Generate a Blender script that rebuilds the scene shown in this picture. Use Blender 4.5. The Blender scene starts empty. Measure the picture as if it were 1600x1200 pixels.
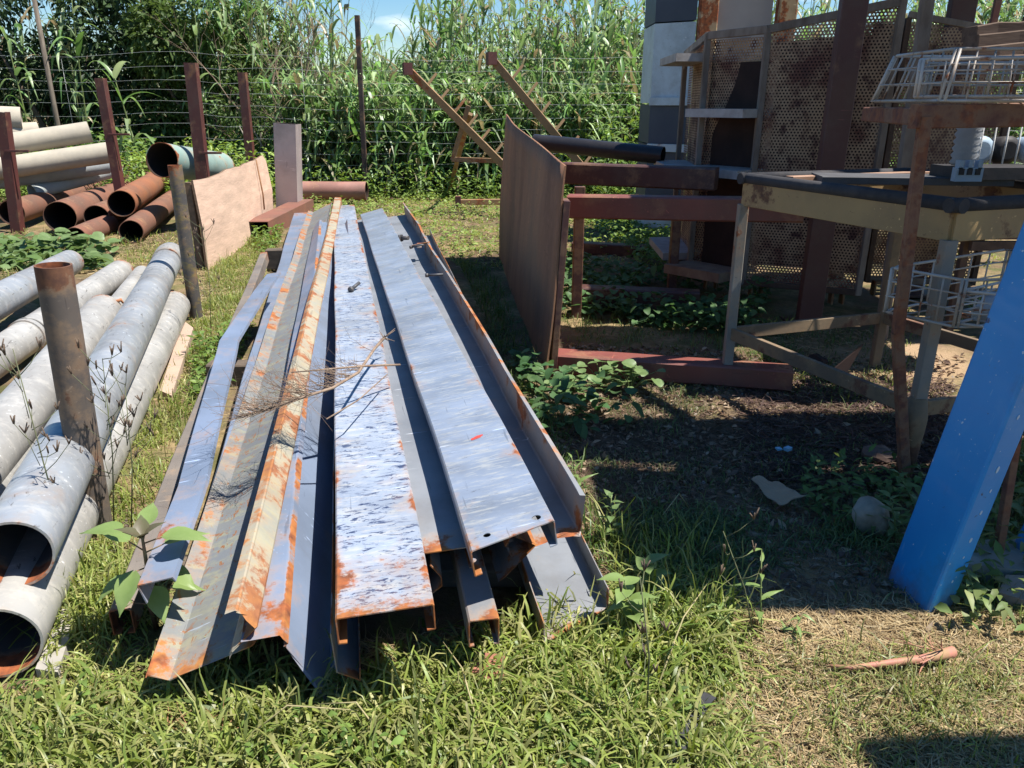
import bpy, math, random
import numpy as np
from mathutils import Vector, Matrix, noise

random.seed(7); RNG = np.random.default_rng(7)
SC = bpy.context.scene
COL = SC.collection
R = math.radians

# ---------------------------------------------------------------- camera
CAM_H = 1.25; PITCH = R(20.0)
cd = bpy.data.cameras.new('camera'); cam = bpy.data.objects.new('camera', cd); COL.objects.link(cam)
cam.location = (0, 0, CAM_H); cam.rotation_euler = (R(90) - PITCH, 0, 0)
cd.sensor_width = 36; cd.lens = 36 * 1200 / 1600; cd.clip_start = 0.02; cd.clip_end = 3000
SC.camera = cam

# ---------------------------------------------------------------- light
SUN_EL, SUN_AZ = R(64), R(98)          # azimuth clockwise from +Y
w = bpy.data.worlds.new('World'); SC.world = w; w.use_nodes = True
wn, wl = w.node_tree.nodes, w.node_tree.links
wn.clear()
wo = wn.new('ShaderNodeOutputWorld'); bg = wn.new('ShaderNodeBackground'); sky = wn.new('ShaderNodeTexSky')
sky.sky_type = 'NISHITA'; sky.sun_disc = False; sky.sun_elevation = SUN_EL; sky.sun_rotation = SUN_AZ
sky.air_density = 1.0; sky.dust_density = 0.25; sky.ozone_density = 3.0
bg.inputs['Strength'].default_value = 0.075
# small fair-weather clouds
tc = wn.new('ShaderNodeTexCoord'); mp = wn.new('ShaderNodeMapping'); mp.inputs['Scale'].default_value = (1, 1, 2.6)
mp.inputs['Location'].default_value = (0.9, 0.4, 0.2)
nz = wn.new('ShaderNodeTexNoise'); nz.inputs['Scale'].default_value = 5.5; nz.inputs['Detail'].default_value = 7
rp = wn.new('ShaderNodeValToRGB'); rp.color_ramp.elements[0].position = 0.60; rp.color_ramp.elements[1].position = 0.76
mx = wn.new('ShaderNodeMix'); mx.data_type = 'RGBA'
wl.new(tc.outputs['Generated'], mp.inputs['Vector']); wl.new(mp.outputs[0], nz.inputs['Vector']); wl.new(nz.outputs['Fac'], rp.inputs[0])
wl.new(rp.outputs[0], mx.inputs['Factor']); hs = wn.new('ShaderNodeHueSaturation'); hs.inputs['Saturation'].default_value = 1.35; wl.new(sky.outputs[0], hs.inputs['Color']); wl.new(hs.outputs[0], mx.inputs['A']); mx.inputs['B'].default_value = (10.0, 10.3, 10.8, 1)
wl.new(mx.outputs['Result'], bg.inputs['Color']); wl.new(bg.outputs[0], wo.inputs['Surface'])
sd = bpy.data.lights.new('sun', 'SUN'); sun = bpy.data.objects.new('sun', sd); COL.objects.link(sun)
sd.energy = 5.0; sd.angle = R(0.5); sd.color = (1.0, 0.955, 0.88)
SUNDIR = Vector((math.sin(SUN_AZ) * math.cos(SUN_EL), math.cos(SUN_AZ) * math.cos(SUN_EL), math.sin(SUN_EL)))
sun.rotation_euler = SUNDIR.to_track_quat('Z', 'Y').to_euler()
sun.location = (6, -2, 9)
SC.view_settings.view_transform = 'Standard'; SC.view_settings.look = 'None'
SC.view_settings.exposure = 0.98; SC.view_settings.gamma = 1; SC.view_settings.use_curve_mapping = False
SC.cycles.max_bounces = 8; SC.cycles.diffuse_bounces = 4; SC.cycles.transparent_max_bounces = 12

# ---------------------------------------------------------------- survey helpers: where a sight line meets a level or an upright plane
def ray(u, v):
    a = (u - 800) / 1200; b = -(v - 600) / 1200
    s, c = math.sin(PITCH), math.cos(PITCH)
    return Vector((a, c + b * s, -s + b * c))
def G(u, v, h=0.0):
    r = ray(u, v); return Vector((0, 0, CAM_H)) + r * ((h - CAM_H) / r.z)
def D(u, v, Y):
    r = ray(u, v); return Vector((0, 0, CAM_H)) + r * (Y / r.y)

# ---------------------------------------------------------------- materials
def L_(m, a, b): m.node_tree.links.new(a, b)
def new_mat(name):
    m = bpy.data.materials.new(name); m.use_nodes = True
    return m, m.node_tree.nodes, m.node_tree.nodes['Principled BSDF']
def node_noise(m, coord, scale, detail=5, stretch=None, rough=0.55, dist=0.0):
    n = m.node_tree.nodes.new('ShaderNodeTexNoise'); n.inputs['Scale'].default_value = scale
    n.inputs['Detail'].default_value = detail; n.inputs['Roughness'].default_value = rough; n.inputs['Distortion'].default_value = dist
    if stretch:
        mp = m.node_tree.nodes.new('ShaderNodeMapping'); mp.inputs['Scale'].default_value = stretch
        L_(m, coord, mp.inputs['Vector']); L_(m, mp.outputs[0], n.inputs['Vector'])
    else: L_(m, coord, n.inputs['Vector'])
    return n.outputs['Fac']
def node_ramp(m, fac, a, b, ca=(0, 0, 0, 1), cb=(1, 1, 1, 1)):
    n = m.node_tree.nodes.new('ShaderNodeValToRGB'); e = n.color_ramp.elements
    e[0].position, e[1].position = a, b; e[0].color, e[1].color = ca, cb
    L_(m, fac, n.inputs[0]); return n.outputs[0]
def node_mix(m, fac, a, b):
    n = m.node_tree.nodes.new('ShaderNodeMix'); n.data_type = 'RGBA'
    for k, x in (('Factor', fac), ('A', a), ('B', b)):
        if hasattr(x, 'links') or hasattr(x, 'is_linked'): L_(m, x, n.inputs[k])
        elif k == 'Factor': n.inputs[k].default_value = x
        else: n.inputs[k].default_value = (*x, 1) if len(x) == 3 else x
    return n.outputs['Result']
def node_math(m, op, a, b=0.0):
    n = m.node_tree.nodes.new('ShaderNodeMath'); n.operation = op; n.use_clamp = True
    for i, x in enumerate((a, b)):
        if isinstance(x, (int, float)): n.inputs[i].default_value = x
        else: L_(m, x, n.inputs[i])
    return n.outputs[0]
def obj_coord(m, offset=None):
    n = m.node_tree.nodes.new('ShaderNodeTexCoord').outputs['Object']
    if offset:
        mp = m.node_tree.nodes.new('ShaderNodeMapping'); mp.inputs['Location'].default_value = offset
        L_(m, n, mp.inputs['Vector']); return mp.outputs[0]
    return n
def bump(m, bs, h, strength=0.3, dist=0.004):
    n = m.node_tree.nodes.new('ShaderNodeBump'); n.inputs['Strength'].default_value = strength; n.inputs['Distance'].default_value = dist
    L_(m, h, n.inputs['Height']); L_(m, n.outputs[0], bs.inputs['Normal'])
RUST1, RUST2 = (0.30, 0.085, 0.025), (0.11, 0.035, 0.016)
def steel(name, base, base2, rust=0.5, rough=0.5, edge=0.9, flecks=None, offs=(0, 0, 0), stretch=(1, 1, 1), scale=3.0,
          rust_cols=(RUST1, RUST2), pale=None, metallic=0.0, spec=0.5, bumpk=0.25, orange=0.0):
    """weathered painted / galvanised steel; rust: higher = less rust (noise threshold); 'edge' attribute brings rust to ends and folds"""
    m, N, bs = new_mat(name); co = obj_coord(m, offs)
    n1 = node_noise(m, co, scale, 6, stretch); c = node_mix(m, node_ramp(m, n1, 0.35, 0.68), [k * .86 for k in base], [k * .80 for k in base2])
    if pale:
        n4 = node_noise(m, co, 13, 8, (1, stretch[1] * 1.6, 1), .7); c = node_mix(m, node_math(m, 'MULTIPLY', node_ramp(m, n4, 0.5, 0.62), .75), c, [k * .86 for k in pale])
    scr = node_noise(m, co, 90, 3, (.08, 1, 1)); scr2 = node_noise(m, co, 70, 3, (1, .06, 1)); g2 = node_ramp(m, node_noise(m, co, 3, 3), .45, .6)
    c = node_mix(m, node_math(m, 'MULTIPLY', node_ramp(m, scr, .66, .70), g2), c, [min(.8, k * 1.7) for k in base])
    c = node_mix(m, node_math(m, 'MULTIPLY', node_ramp(m, scr2, .68, .71), .6), c, [k * .45 for k in base2])
    c = node_mix(m, node_math(m, 'MULTIPLY', node_ramp(m, node_noise(m, co, 1.7, 8, None, .7), .48, .66), .42), c, (.10, .085, .065))
    if flecks:
        fc, fs, ft, fst = flecks
        n2 = node_noise(m, co, fs, 8, fst, 0.75, 0.6); gate = node_noise(m, co, 7, 3)
        f = node_math(m, 'MULTIPLY', node_ramp(m, n2, ft, ft + 0.03), node_ramp(m, gate, 0.36, 0.52))
        c = node_mix(m, f, c, fc)
    n3 = node_noise(m, co, 5.5, 9, None, 0.68)
    at = N.new('ShaderNodeAttribute'); at.attribute_name = 'edge'
    e = node_math(m, 'MULTIPLY', node_math(m, 'MULTIPLY', at.outputs['Fac'], 0.36 * edge), node_ramp(m, node_noise(m, co, 3.3, 4), .36, .60, (.35, .35, .35, 1)))
    s = node_math(m, 'ADD', n3, e)
    rm = node_ramp(m, s, rust, rust + 0.06)
    halo = node_ramp(m, s, rust - 0.1, rust + 0.04)
    rc = node_mix(m, node_ramp(m, node_noise(m, co, 38, 5), 0.35, 0.65), rust_cols[0], rust_cols[1])
    og = node_math(m, 'MULTIPLY', node_ramp(m, at.outputs['Fac'], .45, .95), node_ramp(m, node_noise(m, co, 16, 4), .38, .6)); rc = node_mix(m, node_math(m, 'MULTIPLY', og, orange), rc, (.42, .175, .04))
    c = node_mix(m, node_math(m, 'MULTIPLY', halo, 0.35), c, (0.42, 0.25, 0.12))
    c = node_mix(m, rm, c, rc)
    L_(m, c, bs.inputs['Base Color'])
    rr = node_mix(m, rm, (rough,) * 3, (0.9,) * 3); L_(m, rr, bs.inputs['Roughness'])
    bs.inputs['Metallic'].default_value = metallic; bs.inputs['Specular IOR Level'].default_value = spec
    hh = node_math(m, 'ADD', node_math(m, 'MULTIPLY', rm, 0.5), node_math(m, 'MULTIPLY', node_noise(m, co, 60, 6), 0.5))
    bump(m, bs, hh, bumpk, 0.003)
    return m
def plain(name, c1, c2, scale=8, rough=0.7, stretch=None, bumpk=0.3, spec=0.3, detail=6):
    m, N, bs = new_mat(name); co = obj_coord(m)
    n = node_noise(m, co, scale, detail, stretch, 0.62)
    L_(m, node_mix(m, node_ramp(m, n, 0.33, 0.67), c1, c2), bs.inputs['Base Color'])
    bs.inputs['Roughness'].default_value = rough; bs.inputs['Specular IOR Level'].default_value = spec
    bump(m, bs, node_noise(m, co, scale * 5, 5, stretch), bumpk, 0.003)
    return m
def veg(name, transl=0.3, rough=0.45, spec=0.35):
    m, N, bs = new_mat(name)
    at = N.new('ShaderNodeAttribute'); at.attribute_name = 'col'
    L_(m, at.outputs['Color'], bs.inputs['Base Color']); bs.inputs['Roughness'].default_value = rough
    bs.inputs['Specular IOR Level'].default_value = spec
    tr = N.new('ShaderNodeBsdfTranslucent'); ms = N.new('ShaderNodeMixShader'); ms.inputs[0].default_value = transl
    hs = N.new('ShaderNodeHueSaturation'); hs.inputs['Value'].default_value = 1.5; hs.inputs['Saturation'].default_value = 1.15; hs.inputs['Hue'].default_value = 0.485
    L_(m, at.outputs['Color'], hs.inputs['Color']); L_(m, hs.outputs[0], tr.inputs['Color'])
    out = N['Material Output']; L_(m, bs.outputs[0], ms.inputs[1]); L_(m, tr.outputs[0], ms.inputs[2]); L_(m, ms.outputs[0], out.inputs['Surface'])
    return m
M = {}
def leafmat(name, c1, c2, transl=0.3):
    m, N, bs = new_mat(name); co = obj_coord(m)
    c = node_mix(m, node_ramp(m, node_noise(m, co, 14, 5), .35, .65), c1, c2)
    L_(m, c, bs.inputs['Base Color']); bs.inputs['Roughness'].default_value = .45
    tr = N.new('ShaderNodeBsdfTranslucent'); ms = N.new('ShaderNodeMixShader'); ms.inputs[0].default_value = transl
    L_(m, c, tr.inputs['Color']); L_(m, bs.outputs[0], ms.inputs[1]); L_(m, tr.outputs[0], ms.inputs[2]); L_(m, ms.outputs[0], N['Material Output'].inputs['Surface'])
    return m

# ---------------------------------------------------------------- mesh building
def tag(o, label=None, cat=None, group=None, kind=None):
    if label: o['label'] = label
    if cat: o['category'] = cat
    if group: o['group'] = group
    if kind: o['kind'] = kind
    return o
class MB:
    def __init__(s): s.v = []; s.f = []; s.e = []; s.mi = []; s.sm = []
    def add(s, vs, fs, edge=0.0, mi=0, smooth=False):
        k = len(s.v); s.v += [Vector(p) for p in vs]
        s.e += list(edge) if hasattr(edge, '__len__') else [edge] * len(vs)
        s.f += [tuple(k + i for i in f) for f in fs]; s.mi += [mi] * len(fs); s.sm += [smooth] * len(fs)
        return s
    def hexa(s, c, mi=0, edge=0.0):                      # 8 corners: bottom ring 0-3, top ring 4-7 (ccw seen from above)
        return s.add(c, [(3, 2, 1, 0), (4, 5, 6, 7), (0, 1, 5, 4), (1, 2, 6, 5), (2, 3, 7, 6), (3, 0, 4, 7)], edge, mi)
    def box(s, c, sx, sy, sz, rz=0.0, mi=0, mat=None):
        c = Vector(c); P = []
        for z in (-sz / 2, sz / 2):
            for x, y in ((-sx / 2, -sy / 2), (sx / 2, -sy / 2), (sx / 2, sy / 2), (-sx / 2, sy / 2)):
                q = Vector((x, y, z)); q = (mat @ q) if mat else Matrix.Rotation(rz, 3, 'Z') @ q
                P.append(c + q)
        return s.hexa(P, mi)
    def bar(s, p0, p1, w, h, up=(0, 0, 1), mi=0, segs=1, jit=0.0):     # rectangular bar between two points, small chamfers
        p0, p1 = Vector(p0), Vector(p1); y = (p1 - p0).normalized(); x = y.cross(Vector(up)).normalized(); z = x.cross(y)
        b = min(w, h) * 0.08
        prof = [(-w / 2 + b, -h / 2), (w / 2 - b, -h / 2), (w / 2, -h / 2 + b), (w / 2, h / 2 - b), (w / 2 - b, h / 2), (-w / 2 + b, h / 2), (-w / 2, h / 2 - b), (-w / 2, -h / 2 + b)]
        vs = []; n = 8; ed = []
        for k in range(segs + 1):
            t = k / segs; o = p0.lerp(p1, t) + Vector((random.uniform(-jit, jit), random.uniform(-jit, jit), random.uniform(-jit, jit)))
            vs += [o + x * a + z * c for a, c in prof]; ed += [1.0 if k in (0, segs) else 0.25] * n
        fs = [tuple(reversed(range(n))), tuple(segs * n + i for i in range(n))]
        for k in range(segs):
            for i in range(n):
                j = (i + 1) % n; fs.append((k * n + i, k * n + j, (k + 1) * n + j, (k + 1) * n + i))
        return s.add(vs, fs, ed, mi)
    def tube(s, pts, r, n=8, mi=0, cap=True, edge=0.0):
        pts = [Vector(p) for p in pts]; rs = r if hasattr(r, '__len__') else [r] * len(pts)
        vs = []; fs = []; x = None
        for i, p in enumerate(pts):
            d = (pts[min(i + 1, len(pts) - 1)] - pts[max(i - 1, 0)]).normalized()
            if x is None:
                a = Vector((0, 0, 1)) if abs(d.z) < 0.9 else Vector((1, 0, 0)); x = d.cross(a).normalized()
            else: x = (x - d * x.dot(d)).normalized()
            y = d.cross(x)
            for k in range(n):
                a = 2 * math.pi * k / n; vs.append(p + (x * math.cos(a) + y * math.sin(a)) * rs[i])
        for i in range(len(pts) - 1):
            for k in range(n):
                j = (k + 1) % n; fs.append((i * n + k, i * n + j, (i + 1) * n + j, (i + 1) * n + k))
        s.add(vs, fs, edge, mi, True)
        if cap:
            q = len(s.v) - len(vs); m0 = len(pts) - 1
            s.f += [tuple(q + k for k in reversed(range(n))), tuple(q + m0 * n + k for k in range(n))]; s.mi += [mi] * 2; s.sm += [False] * 2
        return s
    def hollow(s, p0, p1, ro, ri, n=32, mi=0, mi_in=1, dent=0.0, segs=24):
        p0, p1 = Vector(p0), Vector(p1); d = (p1 - p0); Ln = d.length; d.normalize()
        a = Vector((0, 0, 1)) if abs(d.z) < 0.9 else Vector((0, 1, 0)); x = d.cross(a).normalized(); y = x.cross(d)
        sg = random.random() * 9
        ed = max(0.02, min(.05, Ln / 20)); ts = sorted({0, ed / Ln, 2 * ed / Ln, 1 - ed / Ln, 1} | {i / segs for i in range(1, segs)})
        def ringp(t, r, k):
            an = 2 * math.pi * k / n
            rr = r * (1 + dent * noise.noise(Vector((sg + t * Ln * 2.2, math.cos(an) * 0.8, math.sin(an) * 0.8))))
            return p0 + d * (t * Ln) + (x * math.cos(an) + y * math.sin(an)) * rr
        for rad, m_, flip in ((ro, mi, False), (ri, mi_in, True)):
            vs = [ringp(t, rad, k) for t in ts for k in range(n)]; fs = []
            for i in range(len(ts) - 1):
                for k in range(n):
                    j = (k + 1) % n; q = (i * n + k, i * n + j, (i + 1) * n + j, (i + 1) * n + k)
                    fs.append(q if not flip else tuple(reversed(q)))
            e = [max(0, 1 - min(t, 1 - t) * Ln / 0.09) for t in ts for k in range(n)]
            s.add(vs, fs, e, m_, True)
        for t, fl in ((0, False), (1, True)):
            vs = [ringp(t, ro, k) for k in range(n)] + [ringp(t, ri, k) for k in range(n)]
            fs = [(k, (k + 1) % n, n + (k + 1) % n, n + k) for k in range(n)]
            s.add(vs, fs if fl else [tuple(reversed(f)) for f in fs], 1.0, mi)
        return s
    def plate(s, prof, t, stations, mi=0, edge_fold=None, endlen=0.07, dents=0.0, sgn=1):
        """folded sheet section: prof = polyline (x,z) in the section plane, thickness t, swept through stations (origin, xdir, zdir, distance)"""
        P = [Vector((a, 0, c)) for a, c in prof]; n = len(P); nor = []
        for i in range(n):
            ts = []
            if i > 0: ts.append((P[i] - P[i - 1]).normalized())
            if i < n - 1: ts.append((P[i + 1] - P[i]).normalized())
            ns = [Vector((-q.z, 0, q.x)) for q in ts]; m = sum(ns, Vector()).normalized()
            nor.append(m * (1 / max(0.5, m.dot(ns[0]))))
        Q = [P[i] - nor[i] * t * sgn for i in range(n)]
        ef = edge_fold or [1.0 if i in (0, n - 1) else 0.0 for i in range(n)]
        total = stations[-1][3]; vs = []; ed = []
        for (o, xd, zd, dist) in stations:
            de = min(dist, total - dist); ev = max(0, 1 - de / endlen)
            dz = dents * noise.noise(Vector((dist * 3.1, total * 7, 0))) if dents else 0
            for row in (P, Q):
                for i, q in enumerate(row):
                    vs.append(o + xd * q.x + zd * (q.z + dz * (i not in (0, n - 1)))); ed.append(max(ev, ef[i]))
        fs = []; S = len(stations); st = 2 * n
        for k in range(S - 1):
            a, b = k * st, (k + 1) * st
            for i in range(n - 1):
                fs.append((a + i, a + i + 1, b + i + 1, b + i)); fs.append((a + n + i + 1, a + n + i, b + n + i, b + n + i + 1))
            fs.append((a, b, b + n, a + n)); fs.append((a + n - 1, a + 2 * n - 1, b + 2 * n - 1, b + n - 1))
        for a, fl in ((0, 0), ((S - 1) * st, 1)):
            for i in range(n - 1):
                q = (a + i, a + n + i, a + n + i + 1, a + i + 1); fs.append(q if not fl else tuple(reversed(q)))
        return s.add(vs, fs, ed, mi)
    def build(s, name, mats, parent=None, loc=None, matrix=None):
        """world-space vertices; the object is given its own origin (loc or matrix) so that object coordinates are local"""
        if matrix is None: matrix = Matrix.Translation(Vector(loc)) if loc is not None else (Matrix() if parent is None else None)
        me = bpy.data.meshes.new(name)
        if parent is not None:
            inv = parent.matrix_basis.inverted(); own = Matrix() if matrix is None else inv @ matrix
            vv = [(matrix.inverted() if matrix is not None else inv) @ p for p in s.v]
        else: vv = [matrix.inverted() @ p for p in s.v]; own = matrix
        me.from_pydata(vv, [], s.f)
        for m in (mats if isinstance(mats, (list, tuple)) else [mats]): me.materials.append(m)
        me.polygons.foreach_set('material_index', s.mi); me.polygons.foreach_set('use_smooth', s.sm)
        if any(s.e):
            a = me.attributes.new('edge', 'FLOAT', 'POINT'); a.data.foreach_set('value', s.e)
        me.update(); o = bpy.data.objects.new(name, me); COL.objects.link(o)
        if parent is not None: o.parent = parent
        o.matrix_basis = own
        return o
def empty(name, loc, rz=0.0, **k):
    o = bpy.data.objects.new(name, None); COL.objects.link(o); o.location = loc; o.rotation_euler = (0, 0, rz); o.empty_display_size = .1
    o.matrix_basis = Matrix.Translation(Vector(loc)) @ Matrix.Rotation(rz, 4, 'Z')
    return tag(o, **k)
def copy_tree(o, parent=None):
    c = o.copy(); COL.objects.link(c); c.parent = parent
    for ch in [x for x in bpy.data.objects if x.parent == o]: copy_tree(ch, c)
    return c
def frame(p0, p1, up=(0, 0, 1)):
    y = (Vector(p1) - Vector(p0)).normalized(); x = y.cross(Vector(up)).normalized(); z = x.cross(y)
    m = Matrix((x, y, z)).transposed().to_4x4(); m.translation = Vector(p0); return m

def np_mesh(name, V, F, C, mat, parent=None, loc=(0, 0, 0), smooth=False):
    V = np.asarray(V, np.float32) - np.asarray(loc, np.float32); F = np.asarray(F, np.int32); k = F.shape[1]
    me = bpy.data.meshes.new(name); me.vertices.add(len(V)); me.vertices.foreach_set('co', V.ravel())
    me.loops.add(F.size); me.loops.foreach_set('vertex_index', F.ravel()); me.polygons.add(len(F))
    me.polygons.foreach_set('loop_start', np.arange(0, F.size, k, dtype=np.int32))
    try: me.polygons.foreach_set('loop_total', np.full(len(F), k, np.int32))
    except Exception: pass
    if smooth: me.polygons.foreach_set('use_smooth', np.ones(len(F), bool))
    me.update(calc_edges=True)
    if C is not None:
        a = me.attributes.new('col', 'FLOAT_COLOR', 'POINT'); a.data.foreach_set('color', np.hstack([C, np.ones((len(C), 1))]).astype(np.float32).ravel())
    me.materials.append(mat); o = bpy.data.objects.new(name, me); COL.objects.link(o)
    if parent: o.parent = parent
    else: o.location = loc
    return o
def nrm(a): return a / np.maximum(np.linalg.norm(a, axis=1, keepdims=True), 1e-6)
def ribbons(base, d, L, W, droop, segs=3, col=None, prof='blade', fold=0.0, roll=None, tipcol=None, wav=0.0):
    """N curved strips (grass blades, reed leaves, broad leaves). returns V, F, C"""
    N = len(base); d = nrm(d); up = np.array([0, 0, 1.0]); side = np.cross(d, up); side = nrm(side + 1e-4)
    if roll is not None:
        n2 = np.cross(side, d); side = side * np.cos(roll)[:, None] + n2 * np.sin(roll)[:, None]
    nor = np.cross(side, d); cols = 3 if fold else 2; Vs = []; Cs = []
    for s in range(segs + 1):
        t = s / segs
        c = base + d * (L * t)[:, None]; c = c.copy(); c[:, 2] -= droop * L * t * t
        if wav: c += side * (np.sin(t * 7 + base[:, 0] * 40) * wav * L)[:, None]
        if prof == 'blade': wt = max(0.04, 1 - t ** 2.2)
        elif prof == 'reed': wt = max(0.04, min(1, 0.45 + 3 * t) * (1 - t ** 2.5))
        elif prof == 'leaf': wt = max(0.05, math.sin(math.pi * min(1, t ** 0.75 * .97 + .03)))
        else: wt = max(0.08, math.sin(math.pi * (0.12 + 0.83 * t)) ** 0.55)
        w_ = (W * wt * 0.5)[:, None]; cc = col if tipcol is None else col * (1 - t ** 2) + tipcol * t ** 2
        if cols == 2: Vs += [c - side * w_, c + side * w_]; Cs += [cc, cc]
        else: Vs += [c - side * w_ + nor * w_ * fold, c, c + side * w_ + nor * w_ * fold]; Cs += [cc, cc * 1.1, cc]
    V = np.stack(Vs, 1).reshape(-1, 3); C = np.stack(Cs, 1).reshape(-1, 3); st = (segs + 1) * cols
    q = []
    for s in range(segs):
        for k in range(cols - 1):
            a = s * cols + k; q.append((a, a + 1, a + cols + 1, a + cols))
    F = (np.arange(N)[:, None, None] * st + np.array(q)[None]).reshape(-1, 4)
    return V, F, C
def merge(parts):
    V = []; F = []; C = []; k = 0
    for v, f, c in parts: V.append(v); F.append(f + k); C.append(c); k += len(v)
    return np.vstack(V), np.vstack(F), np.vstack(C)
def pcol(n, cols, var=0.15):
    cols = np.array(cols); i = RNG.integers(0, len(cols), n); j = RNG.integers(0, len(cols), n); t = RNG.random((n, 1))
    return (cols[i] * t + cols[j] * (1 - t)) * (1 + RNG.uniform(-var, var, (n, 1)))
def in_poly(P, poly):
    x, y = P[:, 0], P[:, 1]; c = np.zeros(len(P), bool); n = len(poly)
    for i in range(n):
        x1, y1 = poly[i]; x2, y2 = poly[(i + 1) % n]
        k = ((y1 > y) != (y2 > y)) & (x < (x2 - x1) * (y - y1) / (y2 - y1 + 1e-12) + x1); c ^= k
    return c
def gp(pts): return [tuple(G(u, v)[:2]) for u, v in pts]
def in_any(P, polys):
    c = np.zeros(len(P), bool)
    for p in polys: c |= in_poly(P, p)
    return c
def scatter_poly(poly, n):
    a = np.array(poly); lo, hi = a.min(0), a.max(0); out = []; tot = 0
    while tot < n:
        P = RNG.uniform(lo, hi, (n * 2, 2)); P = P[in_poly(P, poly)]; out.append(P); tot += len(P)
        if len(P) == 0: break
    return np.vstack(out)[:n]
def vnoise(P, s, seed=0.0):
    return np.array([noise.noise(Vector((x * s + seed, y * s - seed, seed))) for x, y in P])
# ground level: gentle unevenness
def gh(x, y):
    return 0.02 * (math.sin(x * 1.3 + .4) * math.cos(y * 1.1)) + 0.012 * math.sin(x * 3.7 + y * 2.9) + 0.006 * math.sin(x * 11 + 1) * math.sin(y * 9.0)
def ghn(P): 
    x, y = P[:, 0], P[:, 1]
    return 0.02 * (np.sin(x * 1.3 + .4) * np.cos(y * 1.1)) + 0.012 * np.sin(x * 3.7 + y * 2.9) + 0.006 * np.sin(x * 11 + 1) * np.sin(y * 9.0)
def on(P, dz=0.0): return np.column_stack([P, ghn(P) + dz])

exec_sections = []
# ================================================================ SETTING
def axis_grid(lo, hi, step, far):
    a = list(np.arange(lo, hi + 1e-6, step)); s = step; x = hi
    while x < far: s *= 1.35; x += s; a.append(x)
    s = step; x = lo
    while x > -far: s *= 1.35; x -= s; a.insert(0, x)
    return np.array(a)
gx = axis_grid(-5, 5, .05, 900); gy = axis_grid(.2, 12, .05, 900)
XX, YY = np.meshgrid(gx, gy); P2 = np.column_stack([XX.ravel(), YY.ravel()])
ZZ = ghn(P2) + RNG.normal(0, .003, len(P2)) * (np.abs(P2[:, 0]) < 5) * (P2[:, 1] < 12)
nx, ny = len(gx), len(gy); ii = np.arange(nx * ny).reshape(ny, nx)
Fg = np.stack([ii[:-1, :-1], ii[:-1, 1:], ii[1:, 1:], ii[1:, :-1]], -1).reshape(-1, 4)
def ground_mat():
    m, N, bs = new_mat('ground_soil'); co = obj_coord(m)
    dirt = node_mix(m, node_ramp(m, node_noise(m, co, 3, 8), .35, .65), (.085, .055, .038), (.17, .115, .075))
    straw = node_mix(m, node_ramp(m, node_noise(m, co, 30, 8, None, .75), .35, .65), (.34, .25, .13), (.14, .10, .055))
    c = node_mix(m, node_ramp(m, node_noise(m, co, 1.3, 6), .42, .6), dirt, straw)
    moss = node_ramp(m, node_noise(m, co, 5, 7), .45, .62)
    c = node_mix(m, node_math(m, 'MULTIPLY', moss, .6), c, (.06, .085, .022))
    # tan patch under the sink stand and straw-coloured patch in the foreground; dark bare patch in the middle
    sp = N.new('ShaderNodeSeparateXYZ'); L_(m, co, sp.inputs[0])
    def blob(cx, cy, r, inner):
        vm = N.new('ShaderNodeVectorMath'); vm.operation = 'DISTANCE'; L_(m, co, vm.inputs[0]); vm.inputs[1].default_value = (cx, cy, 0)
        d = node_math(m, 'ADD', node_math(m, 'DIVIDE', vm.outputs['Value'], r), 0)
        d2 = node_math(m, 'ADD', d, node_math(m, 'MULTIPLY', node_noise(m, co, 4, 5), .5))
        return node_ramp(m, d2, inner, inner + .25, (1, 1, 1, 1), (0, 0, 0, 1))
    c = node_mix(m, node_math(m, 'MULTIPLY', blob(2.05, 3.85, 1.15, .45), .9), c, (.36, .25, .155))
    c = node_mix(m, node_math(m, 'MULTIPLY', blob(.95, 1.35, 1.9, .6), .85), c, (.30, .20, .105))
    c = node_mix(m, node_math(m, 'MULTIPLY', blob(.62, 2.75, 1.3, .45), .85), c, (.085, .06, .042))
    L_(m, c, bs.inputs['Base Color']); bs.inputs['Roughness'].default_value = .95; bs.inputs['Specular IOR Level'].default_value = .1
    bump(m, bs, node_noise(m, co, 45, 8, None, .7), .9, .012)
    return m
o = np_mesh('ground', np.column_stack([P2, ZZ]), Fg, None, ground_mat(), smooth=True); tag(o, 'bare soil with straw and moss patches', kind='structure')

# distant rise with a line of trees
hb = MB(); nv = 60
for k in range(nv + 1):
    x = -220 + 440 * k / nv; h = 3.0 + 4.5 * math.exp(-((x + 26) / 22) ** 2) + 9 * math.exp(-((x - 60) / 60) ** 2) + noise.noise(Vector((x * .05, 0, 0))) * 1.5
    hb.v += [Vector((x, 95, -.5)), Vector((x, 125, h * .7)), Vector((x, 165, h)), Vector((x, 230, -.5))]; hb.e += [0] * 4
for k in range(nv):
    for q in range(3): a = k * 4 + q; hb.f.append((a, a + 4, a + 5, a + 1)); hb.mi.append(0); hb.sm.append(True)
tag(hb.build('hill', plain('hill_scrub', (.06, .085, .045), (.10, .12, .06), .25, .9)), kind='structure')
VEG = veg('foliage', .32, .5, .25); GRASS = veg('grass_blades', .35, .4, .3); DRY = veg('dry_straw', .15, .7, .1); REED = veg('reed_leaves', .35, .38, .4)
BARK = plain('bark', (.16, .12, .085), (.07, .05, .035), 9, .9, (3, 3, .6)); STEM = plain('green_stem', (.16, .20, .07), (.10, .13, .04), 12, .6)
DEADWOOD = plain('dead_twig', (.30, .22, .16), (.15, .10, .07), 20, .9)

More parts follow.
